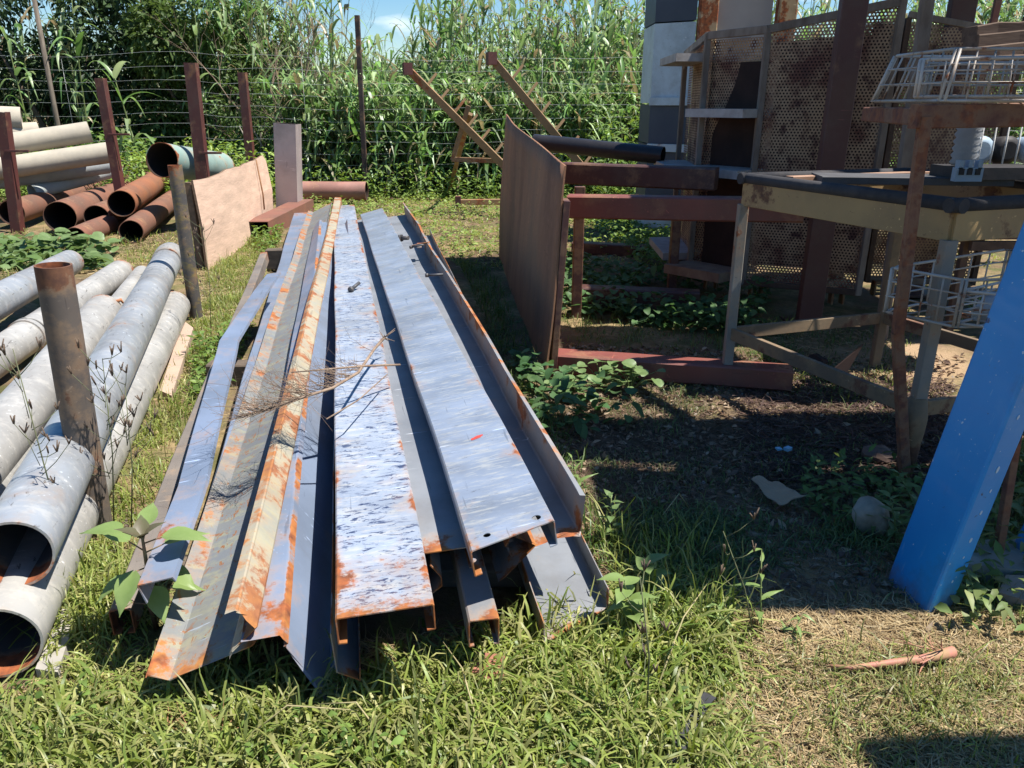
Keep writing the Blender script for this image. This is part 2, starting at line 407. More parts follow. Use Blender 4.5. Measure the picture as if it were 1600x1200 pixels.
def crown(centers, radii, n, L, W, cols, seed=0, flat=1.0, droop=.25):
    c = np.array(centers); r = np.array(radii); idx = RNG.choice(len(c), n, p=(r ** 2) / (r ** 2).sum())
    d = nrm(RNG.normal(size=(n, 3))); rad = r[idx] * RNG.uniform(.55, 1.0, n) ** .5
    P = c[idx] + d * rad[:, None] * np.array([1, 1, flat])
    keep = vnoise(P[:, :2] + P[:, 2:3] * .7, 1.4, seed) > -.32; P, d = P[keep], d[keep]; n = len(P)
    dd = nrm(d + RNG.normal(0, .6, (n, 3)) + [0, 0, -.1])
    return ribbons(P, dd, RNG.uniform(.6, 1.3, n) * L, RNG.uniform(.7, 1.2, n) * W, np.full(n, droop), 2, pcol(n, cols), 'leaf', .3, RNG.uniform(-1.2, 1.2, n))
for k, (x, y, r, lab) in enumerate([(-28, 78, 3.4, 'far rounded tree seen in the gap between the reeds, left of the pair'), (-22.5, 82, 3.0, 'far dark tree seen in the gap between the reeds, right of the pair'),
                                   (4, 70, 4.2, 'far dark tree on the rise showing through the middle reeds'), (12, 72, 4.8, 'far broad tree on the rise showing through the right reeds')]):
    t = empty('distant_tree', (x, y, 0), label=lab, cat='tree', group='trees on the far rise')
    MB().tube([(x, y, 0), (x + .2, y, 3)], [.3, .2], 7).build('trunk', BARK, t)
    cs = [(x + random.uniform(-r, r) * .8, y + random.uniform(-1, 1), 3.6 + random.uniform(-.5, 1) * r * .5) for _ in range(9)]
    V, F, C = crown(cs, [r * .45] * 9, 3500, .5, .3, [(.045, .06, .03), (.07, .09, .045), (.10, .12, .07)]); np_mesh('crown', V, F, C, VEG, t, (x, y, 0))
# scrub on the rise
n = 9000; P = np.column_stack([RNG.uniform(-90, 110, n), RNG.uniform(90, 130, n)])
V, F, C = ribbons(np.column_stack([P, RNG.uniform(0, 1, n) ** 1.5 * 4 + (P[:, 1] - 90) * .08]), RNG.normal(size=(n, 3)) + [0, 0, .5], RNG.uniform(.7, 1.6, n), RNG.uniform(.5, 1.1, n), np.zeros(n), 2, pcol(n, [(.06, .085, .04), (.10, .12, .06), (.14, .15, .09)]), 'leaf', .3)
tag(np_mesh('scrub', V, F, C, VEG), 'green scrub covering the far rise', 'scrub', kind='stuff')

# ---------------------------------------------------------------- reed bed behind the fence
FY = 11.4                                                    # fence line
def reed_h(u, P):
    """height wanted at picture column u"""
    if u < 250: return random.uniform(2.2, 3.4)
    if u < 400: return random.uniform(2.3, 3.5)
    if u < 545: return random.uniform(2.4, 3.6)
    if u < 665: return random.uniform(1.25, 2.15)
    if u < 800: return random.uniform(1.7, 3.0)
    return random.uniform(1.9, 3.1)
def reed_arrays(bx, by, h, nleaf=13, lean=None, cols=None, lw=.056):
    """one stalk (thin ribs) and its leaves; returns stalk path and leaf ribbons"""
    lean = lean or (random.uniform(-.12, .12), random.uniform(-.1, .1)); z0 = gh(bx, by)
    path = [np.array([bx + lean[0] * h * t * t, by + lean[1] * h * t * t, z0 + h * t]) for t in np.linspace(0, 1, 6)]
    ts = np.sort(np.random.default_rng(int(abs(bx * 1000 + by * 77)) % 99991).uniform(.12, 1.0, nleaf))
    B = np.array([[bx + lean[0] * h * t * t, by + lean[1] * h * t * t, z0 + h * t] for t in ts])
    a = np.arange(nleaf) * 2.6 + random.random() * 6; el = np.array([random.uniform(.7, 1.3) for _ in ts])
    d = np.column_stack([np.cos(a) * np.cos(el), np.sin(a) * np.cos(el), np.sin(el)])
    Ln = np.array([random.uniform(.35, .85) for _ in ts]); W = np.array([random.uniform(.65, 1.25) * lw for _ in ts])
    return path, B, d, Ln, W, np.array([random.uniform(.25, 1.35) for _ in ts])
REEDC = [(.13, .235, .07), (.08, .16, .05), (.20, .30, .12), (.28, .35, .19)]
stk = MB(); acc = []
stalks = []
for _ in range(1700):
    y = random.uniform(FY + .9, FY + 5.5); u = random.uniform(-60, 1680)
    if u < 330 and random.random() < .9: continue
    if 330 < u < 545 and random.random() < .5: continue
    if 1230 < u < 1400 and random.random() < .6: continue
    zc = y * math.cos(PITCH) + .1; x = (u - 800) / 1200 * zc
    h = reed_h(u, None) * (1 + (y - FY - 1) * .035); stalks.append((x, y, h))
for _ in range(650):
    y = FY + random.uniform(.15, 1.3); x = random.uniform(-3.4, 2.8); stalks.append((x, y, random.uniform(.6, 1.7)))
parts = []; sp_v = []; sp_f = []
for (x, y, h) in stalks:
    path, B, d, Ln, W, dr = reed_arrays(x, y, h, 14)
    parts.append((B, d, Ln, W, dr))
    k = len(sp_v)
    for i, p in enumerate(path):
        r = .011 * (1 - .6 * i / 5)
        for q in range(3): a = q * 2.094; sp_v.append((p[0] + math.cos(a) * r, p[1] + math.sin(a) * r, p[2]))
    for i in range(5):
        for q in range(3): sp_f.append((k + i * 3 + q, k + i * 3 + (q + 1) % 3, k + i * 3 + 3 + (q + 1) % 3, k + i * 3 + 3 + q))
B = np.vstack([p[0] for p in parts]); d = np.vstack([p[1] for p in parts]); Ln, W, dr = [np.concatenate([p[i] for p in parts]) for i in (2, 3, 4)]
n = len(B); cc = pcol(n, REEDC, .25) * np.repeat(RNG.uniform(.65, 1.5, (len(parts), 1)), 14, 0); dead = RNG.random(n) < .14; cc[dead] = pcol(dead.sum(), [(.30, .24, .14), (.22, .19, .10)])
lv = ribbons(B, d, Ln, W, dr, 5, cc, 'reed', .35, RNG.uniform(-.4, .4, n), None, .02)
sv = np.array(sp_v); sc = pcol(len(sv), [(.15, .19, .08), (.24, .23, .12)], .1)
V, F, C = merge([lv, (sv, np.array(sp_f), sc)])
tag(np_mesh('reed_bed', V, F, C, REED), 'dense bed of tall green reeds beyond the wire fence', 'reeds', kind='stuff')
# low leafy undergrowth at the foot of the reeds
n = 15000; P = np.column_stack([RNG.uniform(-9, 9, n), FY + RNG.uniform(-.1, 1.6, n) + RNG.random(n) ** 3]); hv = .55 + .45 * vnoise(P, .9, 3)
z = RNG.random(n) ** .8 * np.maximum(.18, hv) * (1.35)
V, F, C = ribbons(np.column_stack([P, z]), RNG.normal(size=(n, 3)) * [1, 1, .5] + [0, -.2, .25], RNG.uniform(.07, .17, n), RNG.uniform(.04, .09, n), np.full(n, .5), 2,
                  pcol(n, [(.08, .15, .035), (.12, .20, .05), (.17, .25, .07)], .3), 'leaf', .3, RNG.uniform(-1, 1, n))
tag(np_mesh('undergrowth', V, F, C, VEG), 'leafy green undergrowth along the wire fence', 'undergrowth', kind='stuff')
# evergreen shrubs at the far left
for k, (x, y, hh, r, lab) in enumerate([(-9.4, 14.2, 2.9, 1.5, 'dark evergreen shrub at the far left edge'), (-7.6, 13.6, 2.8, 1.5, 'dark evergreen shrub behind the leaning fence post'),
                                       (-5.9, 14.0, 3.0, 1.35, 'dark leafy shrub behind the two short rusty stakes'), (-4.9, 13.3, 2.1, 1.0, 'lighter leafy shrub right of the dark evergreens')]):
    t = empty('evergreen_shrub', (x, y, 0), label=lab, cat='shrub', group='shrubs behind the fence')
    b = MB()
    for q in range(5):
        a = q * 1.3; b.tube([(x, y, 0), (x + math.cos(a) * .3, y + math.sin(a) * .3, hh * .4), (x + math.cos(a) * .8, y + math.sin(a) * .6, hh * .8)], [.06, .045, .015], 6)
    b.build('trunk', BARK, t)
    cs = [(x + random.uniform(-1, 1) * r, y + random.uniform(-.6, .6) * r, random.uniform(.3, 1.25) * hh) for _ in range(16)]
    cl = [(.018, .038, .018), (.03, .058, .022), (.055, .09, .035)] if k < 3 else [(.06, .10, .03), (.10, .15, .045)]
    V, F, C = crown(cs, [r * random.uniform(.3, .6) for _ in cs], 9000, .13, .06, cl, k); np_mesh('crown', V, F, C, VEG, t, (x, y, 0))
# bare tangled bush with pale branches
def branchy(mb, p, d, L, r, depth, spread=.6, kids=3, n=5):
    pts = [Vector(p)]; dd = Vector(d).normalized()
    for i in range(4):
        dd = (dd + Vector((random.uniform(-1, 1), random.uniform(-1, 1), random.uniform(-.6, .8))) * .22).normalized(); pts.append(pts[-1] + dd * L / 4)
    mb.tube(pts, [r * (1 - .13 * i) for i in range(5)], n, cap=False)
    if depth:
        for k in range(kids):
            q = pts[random.choice((1, 2, 3, 4))]; nd = (dd + Vector((random.uniform(-1, 1), random.uniform(-1, 1), random.uniform(-.5, .9))) * spread).normalized()
            branchy(mb, q, nd, L * random.uniform(.55, .8), r * .52, depth - 1, spread, kids, max(3, n - 1))
bx = D(432, 190, 12.0); t = empty('bare_bush', (bx.x, 12.0, 0), label='bare tangled bush with pale grey branches behind the upright box section', cat='bush')
mb = MB()
for q in range(6): branchy(mb, (bx.x + random.uniform(-.35, .35), 12.0 + random.uniform(-.2, .2), 0), (random.uniform(-.35, .3), random.uniform(-.2, .2), 1), random.uniform(1.0, 1.6), random.uniform(.016, .03), 0)
mb.build('trunk', plain('pale_bark', (.36, .32, .26), (.20, .17, .13), 10, .9), t)
mb = MB()
for q in range(16): branchy(mb, (bx.x + random.uniform(-.5, .5), 12.0 + random.uniform(-.3, .3), random.uniform(.2, 1.6)), (random.uniform(-.8, .8), random.uniform(-.4, .4), 1), random.uniform(.6, 1.1), random.uniform(.006, .012), 3, .75, 3, 4)
tag(mb.build('twigs', DEADWOOD, t), kind='stuff')
V, F, C = crown([(bx.x + random.uniform(-.7, .7), 12 + random.uniform(-.2, .5), random.uniform(.2, 1.5)) for _ in range(10)], [.4] * 10, 3500, .09, .045, [(.06, .10, .03), (.09, .14, .04)], 5)
np_mesh('foliage', V, F, C, VEG, t, (bx.x, 12, 0))
# single reeds standing out in front of the mass, one object each
def reed_plant(u, Y, top_v, lab, leaves=12, lw=.075, lean=None):
    b = D(u, 280, Y); hh = D(u, top_v, Y).z
    path, B, d, Ln, W, dr = reed_arrays(b.x, Y, hh, leaves, lean, lw=lw)
    t = empty('tall_reed', (b.x, Y, 0), label=lab, cat='reed', group='reeds standing clear of the bed')
    MB().tube([tuple(p) for p in path], [.013, .012, .011, .010, .008, .005], 6).build('stalk', STEM, t)
    for i in range(leaves):
        V, F, C = ribbons(B[i:i + 1], d[i:i + 1], Ln[i:i + 1] * 1.1, W[i:i + 1], dr[i:i + 1], 7, pcol(1, REEDC, .2), 'reed', .35, np.array([0.2]))
        np_mesh('leaf', V, F, C, REED, t, (b.x, Y, 0))
for a in [(62, 11.2, 40, 'reed in front of the leaning post at the far left'), (150, 11.9, -30, 'tall reed with arching leaves left of the short rusty stakes'), (222, 11.2, 112, 'short reed behind the tallest rusty stake, nearer the left one'),
          (12, 10.6, 110, 'low reed with drooping leaves at the left picture edge'), (325, 12.0, -30, 'tall reed with pale hanging leaves above the tallest stake'), (520, 12.2, 10, 'thin reed just left of the dark fence post'),
          (742, 12.0, -10, 'reed with hanging leaves left of the pegged racks'), (835, 12.1, -30, 'tall reed between the two pegged racks'), (905, 12.0, 20, 'reed with a broad bright leaf above the steel sheet'),
          (950, 12.1, -20, 'tall reed close to the pale cabinet'), (700, 12.0, 60, 'half-height reed above the left pegged rack'), (612, 12.0, 110, 'short pale reed under the gap of sky')]:
    reed_plant(*a)

# ---------------------------------------------------------------- wire fence
FENCE = empty('wire_fence', (0, FY, 0), label='thin wire fence with a dark straight post, in front of the reeds', cat='fence')
WIRE = steel('fence_wire', (.60, .63, .62), (.45, .47, .46), rust=.75, rough=.4, metallic=.3)
DARKPOST = steel('dark_post', (.03, .02, .02), (.05, .025, .022), rust=.85, rough=.7)
for k in range(12):
    h = .12 + .155 * k + .01 * (k % 3)
    pts = [(x, FY + .02 * math.sin(x * .7), gh(x, FY) + h + .02 * math.sin(x * .9 + k) + (0.06 if x < -4 else 0)) for x in np.linspace(-10, 12, 45)]
    MB().tube(pts, .0017, 4, cap=False).build('wire', WIRE, FENCE)
for x in np.arange(-9.5, 11, 3.3): MB().tube([(x, FY + .02 * math.sin(x * .7), .1), (x + .02, FY + .02 * math.sin(x * .7), 1.85)], .0015, 4).build('stay_wire', WIRE, FENCE)
a, b = D(571, 290, FY - .05), D(558, 24, FY - .05); a.z = 0
MB().bar(a, b, .065, .065, (0, 1, 0)).build('post', DARKPOST, FENCE)
a, b = D(92, 205, FY - .05), D(48, -30, FY - .05); MB().tube([(a.x + .1, FY, 0), a, b], [.035, .035, .03], 8).build('post', plain('old_timber', (.17, .14, .11), (.08, .065, .05), 12, .9, (3, 3, .5)), FENCE)
# ================================================================ THE PILE OF STEEL SECTIONS
BLUEGREY = dict(base=(.40, .46, .55), base2=(.27, .31, .38))
S_WHITE = steel('painted_steel_flaking', (.34, .39, .48), (.27, .32, .41), orange=.55, rust=.64, rough=.42, edge=.75, flecks=((.03, .045, .10), 25, .535, (1, 3.0, 1)), offs=(3, 1, 0), stretch=(1, 2.5, 1), pale=(.46, .46, .44))
S_BLUE = steel('painted_steel_streaked', (.255, .305, .40), (.18, .215, .275), orange=.55, rust=.70, rough=.38, edge=.72, offs=(7, 2, 0), stretch=(1, 3.2, 1), scale=2.2, pale=(.37, .38, .375), flecks=((.09, .10, .12), 24, .60, (1, 6, 1)))
S_GREY = steel('painted_steel_grey', (.25, .265, .29), (.17, .185, .21), orange=.55, rust=.70, rough=.5, edge=.8, offs=(1, 5, 0))
S_SKY = steel('painted_steel_clean', (.20, .25, .35), (.16, .20, .275), orange=.55, rust=.71, rough=.42, edge=.85, offs=(11, 3, 0), flecks=((.03, .04, .06), 45, .66, (1, 1, 1)))
S_LICHEN = steel('painted_steel_lichen', (.17, .19, .215), (.22, .225, .215), orange=.9, rust=.72, rough=.55, edge=1.0, offs=(2, 9, 0), pale=(.29, .29, .20), flecks=((.22, .09, .03), 40, .565, (1, .6, 1)))
S_ORANGE = steel('rusting_flange', (.36, .34, .25), (.28, .28, .25), orange=.55, rust=.53, rough=.6, edge=.32, offs=(4, 4, 0), stretch=(1, 3, 1), rust_cols=((.29, .115, .045), (.18, .065, .03)), pale=(.38, .35, .22))

def section(name, label, nL, hL, nR, hR, fL, hfL, fR, hfR, prof, mat, t=.0028, bend=None, fold=None, segs=40, rag=0.0, group='steel sections in the central pile', w=None, dents=.002, skew=0.0, endlen=.07):
    A, B_, C_ = G(*nL, hL), G(*nR, hR), G(*fL, hfL); D_ = D(*fR, C_.y + .04)
    w = w or (B_ - A).length; x0 = (B_ - A).normalized(); x1 = (D_ - C_).normalized(); y = (C_ - A); Ln = y.length; y.normalize()
    print('SECTION %-28s w_near %.3f w_far %.3f len %.2f' % (name, (B_ - A).length, (D_ - C_).length, Ln))
    P = prof(w); st = []
    for k in range(segs + 1):
        s = k / segs; s2 = s if s not in (0, 1) else s
        o = A.lerp(C_, s2); sdv = len(name) * 3.7 + nL[0] * .01; o = o + x0 * .010 * noise.noise(Vector((s * Ln * .9, sdv, 0))) + Vector((0, 0, .006)) * noise.noise(Vector((s * Ln * 1.3, 0, sdv))); x = x0.lerp(x1, s).normalized(); x = (x - y * x.dot(y)).normalized() if 0 < k < segs or True else x; z = x.cross(y)
        if bend: dx, dz, ang = bend(s * Ln); o = o + x * dx + z * dz; rm = Matrix.Rotation(ang, 3, y); x = rm @ x; z = rm @ z
        st.append((o, x, z, s * Ln))
    mb = MB(); mb.plate(P, t, st, 0, fold, endlen, dents=dents)
    if skew:
        for i in range(2 * len(P)): mb.v[i] += y * (skew * P[i % len(P)][0])
    if rag:                                                   # torn, uneven end towards the camera
        for i in range(2 * len(P)): mb.v[i] += y * random.uniform(-rag, rag)
    z0 = x0.cross(y).normalized(); xx = y.cross(z0); m = Matrix((xx, y, z0)).transposed().to_4x4(); m.translation = A
    return mb, m, dict(label=label, cat='steel section', group=group), mat, st
def finish(name, sec): mb, m, k, mat, st = sec; return tag(mb.build(name, mat, matrix=m), **k)
Cdown = lambda d, lip=.018: (lambda w: [(lip, -d), (0.002, -d), (0, -d + .002), (0, -.004), (.004, 0), (.02, 0), (w * .35, 0), (w * .65, 0), (w - .02, 0), (w - .004, 0), (w, -.004), (w, -d + .002), (w - .002, -d), (w - lip, -d)])
Cfold = [.8, .8, .5, .55, .6, .12, 0, 0, .12, .6, .55, .5, .8, .8]
Cup = lambda d, lip=.0: (lambda w: [(lip, d), (0, d), (0, .004), (.004, 0), (.02, 0), (w * .5, 0), (w - .02, 0), (w - .004, 0), (w, .004), (w, d), (w - lip, d)] if lip else [(0, d), (0, .004), (.004, 0), (.02, 0), (w * .5, 0), (w - .02, 0), (w - .004, 0), (w, .004), (w, d)])

finish('channel_section', section('white', 'pale blue-white channel with flaking paint lying in the middle of the pile', (525, 968), .30, (681, 950), .305, (522, 322), .32, (553, 320), .32, Cdown(.062), S_WHITE, fold=Cfold, dents=.004))

# right streaked channel: web with two bolt holes near its end
def holed(sec, holes, w):
    mb, m, k, mat, st = sec; o = mb.build('channel_section', mat, matrix=m); tag(o, **k)
    cut = MB()
    for (x, y, r) in holes: c = m @ Vector((x, y, 0)); z = m.col[2].to_3d(); cut.tube([c - z * .012, c + z * .012], r, 20)
    cutter = cut.build('cutter', mat, matrix=m); md = o.modifiers.new('holes', 'BOOLEAN'); md.operation = 'DIFFERENCE'; md.solver = 'EXACT'; md.object = cutter
    bpy.context.view_layer.update(); dg = bpy.context.evaluated_depsgraph_get(); me = bpy.data.meshes.new_from_object(o.evaluated_get(dg))
    o.modifiers.clear(); o.data = me; bpy.data.objects.remove(cutter)
    rd = ray(745, 684); A = m.translation; z = m.col[2].to_3d(); C = Vector((0, 0, CAM_H)); c = C + rd * ((A - C).dot(z) / rd.dot(z)) + z * .0016
    xx, yy = m.col[0].to_3d(), m.col[1].to_3d(); dab = MB(); k_ = 18
    dab.add([c + (xx * math.cos(a) * .019 + yy * math.sin(a) * .008) * (1 + .35 * noise.noise(Vector((math.cos(a) * 2, math.sin(a) * 2, 3)))) + yy * math.cos(a) * .008 for a in [2 * math.pi * q / k_ for q in range(k_)]], [tuple(range(k_))])
    d_ = dab.build('paint_mark', plain('red_paint', (.50, .06, .045), (.38, .05, .04), 60, .6), o, matrix=Matrix.Translation(c)); d_['label'] = 'red paint dab'
    return o
HOLE = plain('hole_dark', (.012, .01, .009), (.02, .015, .012), 20, 1)
holed(section('right', 'blue-grey streaked channel with two bolt holes and a red dab at its end', (735, 862), .37, (862, 812), .395, (563, 335), .37, (610, 322), .375, Cdown(.065), S_BLUE, fold=Cfold, skew=.22), [(.045, .047, .0085), (.162, .070, .0105)], .2)
finish('channel_section', section('under', 'grey channel wedged between the pale flaking channel and the bolt-holed one', (588, 874), .27, (738, 846), .28, (552, 345), .30, (592, 338), .31, Cdown(.06), S_GREY, fold=Cfold))
def bend_b9(d):
    return (0.012 * math.sin(min(1, max(0, (d - 1.0) / 2.2)) * math.pi) + .02 * max(0, 1 - abs(d - 4.3) / .9), 0, 0)
finish('channel_section', section('rightU', 'open channel with a bent rusty flange at the right of the pile', (795, 862), .25, (888, 822), .25, (600, 340), .28, (640, 335), .28, (lambda w: [(.012, .03), (0, .03), (0, .004), (.004, 0), (.02, 0), (w * .5, 0), (w - .02, 0), (w - .004, 0), (w, .004), (w + .006, .105), (w - .008, .112)]), S_GREY, bend=bend_b9, fold=[.7, .7, .4, .3, 0, 0, 0, .3, .4, 1.0, 1.0], rag=.02, skew=.3))
finish('channel_section', section('lowR', 'lowest open channel whose end pokes into the grass at the right of the pile', (852, 1004), .06, (962, 960), .06, (640, 372), .16, (668, 368), .16, Cup(.055), S_GREY, w=.185, skew=.55))
finish('channel_section', section('smallC', 'short narrow channel end with a rust blotch below the bolt-holed channel', (733, 970), .20, (786, 958), .20, (640, 500), .24, (660, 498), .24, Cdown(.07, .012), S_GREY, w=.068, fold=Cfold))
finish('channel_section', section('tiltC', 'tilted grey channel end with torn rusty lip under the bolt-holed channel', (800, 835), .30, (857, 873), .26, (640, 420), .27, (668, 425), .24, lambda w: [(-.004, -.03), (0, 0), (w, 0), (w + .001, -.004), (w * .62, -.11), (w * .45, -.125)], S_GREY, w=.068, fold=[1, .9, 1, .6, .2, .7], rag=.006))
finish('channel_section', section('midC', 'shaded channel end hanging between the pale channel and the rust-blotched one', (672, 926), .16, (706, 905), .20, (640, 500), .20, (660, 498), .22, lambda w: [(0, .06), (0, 0), (w * .7, 0), (w, .02), (w * 1.05, .06)], S_GREY, w=.045))
finish('channel_section', section('lowW', 'low channel under the pale flaking channel, its rusty lip showing below', (528, 1050), .12, (660, 1010), .13, (530, 420), .16, (560, 418), .16, lambda w: [(.0, .10), (.0, 0), (w * .35, -.03), (w * .38, .0)], S_GREY, w=.12))
# left group
finish('channel_section', section('vee', 'wide lichen-stained channel with an orange rusted nose, left in the pile', (262, 1064), .10, (401, 997), .17, (489, 332), .28, (528, 312), .33, lambda w: [(-.034, .03), (-.031, .034), (0, .003), (.004, 0), (.02, 0), (w * .5, 0), (w, 0), (w + .02, .012)], S_LICHEN, w=.19, fold=[.6, .7, .7, .6, .2, .0, 0, .3], endlen=.11, rag=.004, dents=.004))
finish('channel_section', section('ridge', 'narrow channel with a ridge of orange rust beside the lichen-stained channel', (372, 955), .29, (403, 1000), .24, (524, 309), .38, (536, 309), .34, lambda w: [(-.012, -.022), (-.004, -.002), (0, 0), (.004, -.001), (w * .5, 0), (w - .002, 0), (w + .004, -.004), (w + .010, -.075), (w + .016, -.088)], S_ORANGE, w=.056, fold=[1, .8, .8, .3, .1, .3, .9, .5, .8], rag=.012))
finish('channel_section', section('innerlip', 'smooth blue-grey channel with a narrow rusty lip, left of the flaking one', (448, 1004), .20, (512, 1108), .03, (503, 345), .35, (528, 350), .27, lambda w: [(-.052, -.075), (-.022, -.006), (-.018, 0), (0, .002), (.002, -.006), (.014, -.010), (w * .5, -.004), (w - .004, 0), (w, .004), (w + .012, .055)], S_SKY, fold=[.6, .35, .95, .95, .5, 0, 0, .2, .5, .75], rag=.010))
finish('channel_section', section('skyweb', 'clean pale blue channel second from the left of the pile', (283, 905), .10, (375, 893), .10, (459, 333), .22, (487, 331), .22, Cdown(.05), S_SKY, w=.13, fold=[.4] * 14))
def bend_b1(d):
    k = (d - 1.75); f = max(0, 1 - abs(k) / 1.3); return (-.085 * f, .02 * f, .15 * f)
finish('channel_section', section('bent', 'bent pale blue strip-like channel at the far left edge of the pile', (214, 915), .27, (262, 905), .28, (418, 428), .33, (433, 424), .335, lambda w: [(.004, -.05), (0, -.002), (.002, 0), (w, 0), (w + .004, -.012)], S_SKY, w=.076, bend=bend_b1, fold=[.7, .5, .4, .3, .5]))
finish('channel_section', section('lowleft', 'low brownish channel with a dark side under the bent pale blue one', (168, 955), .12, (205, 950), .12, (405, 395), .25, (420, 392), .25, Cdown(.07), steel('muddy_steel', (.22, .19, .16), (.13, .11, .10), rust=.62, rough=.7), w=.05))
# bolts and offcuts lying on the pile
BOLT = steel('dark_bolt', (.06, .065, .075), (.10, .09, .09), rust=.66, rough=.55)
def bolt(u, v, h, ang, L, r, lab, tilt=.35):
    p = G(u, v, h); d = Vector((math.cos(ang) * math.cos(tilt), math.sin(ang) * math.cos(tilt), math.sin(tilt)))
    r *= .8; L *= .85
    t = empty('loose_bolt', p, label=lab, cat='bolt', group='loose bolts and offcuts on the pile')
    MB().tube([p + d * .004, p + d * L], r, 10).build('shank', BOLT, t); MB().tube([p - d * .012, p + d * .004], r * 1.8, 6).build('head', BOLT, t)
bolt(549, 452, .325, 1.1, .085, .012, 'dark bolt lying alone on the pale flaking channel', .3)
bolt(668, 430, .385, 0.0, .10, .008, 'dark bolt with its shank pointing right, nearest of those right of the bolt-holed channel', .05)
bolt(627, 372, .40, -.5, .07, .018, 'stubby square-looking bolt, farthest of those right of the bolt-holed channel', .1)
bolt(643, 386, .385, -.2, .10, .008, 'thin pale bolt just beyond the nearest one', .2)
p = G(643, 384, .37); tag(MB().bar(p, p + Vector((.12, -.04, .03)), .03, .008).bar(p + Vector((.05, .03, .01)), p + Vector((.06, -.08, .0)), .03, .008).build('bracket', S_GREY, loc=p), 'small crossed metal bracket lying by the bolts', 'bracket')
p = G(765, 1055, .0); BRICK = plain('brick_red', (.34, .15, .10), (.24, .10, .07), 14, .9)
tag(MB().bar(G(768, 1030, .05), G(762, 1075, .0) + Vector((0, -.02, .03)), .075, .05, segs=6, jit=.004).build('broken_brick', BRICK, loc=p), 'broken red brick in the grass under the pile', 'brick')
# timber bearers that hold the pile up
TIMB = plain('old_bearer', (.13, .10, .075), (.07, .055, .045), 8, .9, (1, 4, 4))
for (u, v, uu, hh, lab) in [(215, 905, 880, .055, 'near timber bearer in the shade under the pile'), (330, 600, 760, .11, 'middle timber bearer under the pile'), (420, 420, 660, .16, 'far timber bearer under the pile')]:
    a = G(u, v); b = G(uu, v); a.z = b.z = hh / 2; tag(MB().bar(a, b, .09, hh, segs=8, jit=.003).build('timber_bearer', TIMB, loc=a), lab, 'timber')

# dry uprooted branch lying across the pile
p0 = G(392, 640, .36); t = empty('dry_branch', p0, label='dry uprooted twiggy branch lying across the steel sections', cat='branch')
mb = MB()
stem = [G(600, 528, .40), G(585, 545, .42), G(560, 582, .44), G(520, 606, .45), G(470, 622, .44), G(420, 640, .42), G(385, 648, .40)]
mb.tube(stem, [.006, .0055, .005, .0045, .004, .003, .002], 6); mb.tube([G(625, 570, .40), G(570, 572, .44), G(500, 578, .46), G(455, 582, .45)], [.004, .004, .003, .002], 5)
mb.tube([G(605, 585, .38), G(560, 625, .42), G(510, 655, .42)], [.0025] * 3, 4)
for k in range(9): q = stem[0]; mb.tube([q, q + Vector((random.uniform(-.03, .05), random.uniform(-.03, .05), random.uniform(-.02, .03)))], [.003, .0008], 4)
mb.build('stem', DEADWOOD, t); mb = MB()
for k in range(115):
    s = random.random() ** .7 * (len(stem) - 2) + 1; i = int(s); q = stem[i].lerp(stem[min(i + 1, len(stem) - 1)], s - i)
    d = Vector((-1, random.uniform(-1.1, .6), random.uniform(-.35, .45))); branchy(mb, q, d, random.uniform(.05, .17), .0012, 1, 1.2, 3, 3)
tag(mb.build('twigs', DEADWOOD, t), kind='stuff')

# ================================================================ LEFT: GALVANISED PIPES
GALV = steel('galvanised_dull', (.50, .485, .455), (.37, .36, .34), rust=.72, rough=.48, edge=.6, metallic=.25, scale=2, pale=(.58, .55, .50), flecks=((.12, .11, .10), 22, .60, (2, .5, 2)), rust_cols=((.36, .15, .07), (.2, .07, .04)))
GALVB = steel('galvanised_bluish', (.42, .45, .49), (.33, .34, .35), rust=.665, rough=.4, edge=.6, metallic=.3, scale=1.6, pale=(.54, .54, .53), flecks=((.13, .12, .11), 22, .60, (2, .5, 2)), rust_cols=((.36, .15, .07), (.2, .07, .04)))
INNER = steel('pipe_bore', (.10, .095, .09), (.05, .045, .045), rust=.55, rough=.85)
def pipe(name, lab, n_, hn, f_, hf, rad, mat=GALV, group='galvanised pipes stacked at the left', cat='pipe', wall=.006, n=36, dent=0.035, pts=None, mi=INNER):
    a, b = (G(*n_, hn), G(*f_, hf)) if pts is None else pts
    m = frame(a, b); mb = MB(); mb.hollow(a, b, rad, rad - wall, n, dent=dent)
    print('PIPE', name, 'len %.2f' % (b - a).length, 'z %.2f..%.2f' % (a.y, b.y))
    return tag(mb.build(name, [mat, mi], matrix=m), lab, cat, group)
PN = 'steel_pipe'
pipe(PN, 'upper galvanised pipe with a rust-streaked open end, running to the second upright', (20, 868), .27, (267, 398), .26, .088, GALVB)
pipe(PN, 'lowest galvanised pipe whose wide open end is nearest the grass', (-4, 1006), .11, (272, 478), .10, .092, GALV)
pipe(PN, 'big galvanised pipe with a torn rusty far end, behind the near upright', (-95, 800), .16, (163, 487), .25, .092, GALV)
pipe(PN, 'bluish pipe with a yellow rim at the left picture edge, farthest left of the stack', (-170, 560), .30, (110, 410), .20, .088, GALVB)
pipe(PN, 'dull grey pipe between the yellow-rimmed one and the torn one', (-170, 672), .12, (190, 424), .13, .085, GALV)
pipe(PN, 'slim pale pipe showing between the dull grey and the upper pipe', (60, 640), .10, (222, 428), .12, .06, GALV)
pipe(PN, 'half-buried galvanised pipe at the bottom left under the stack', (-140, 905), .09, (150, 560), .09, .088, GALV)
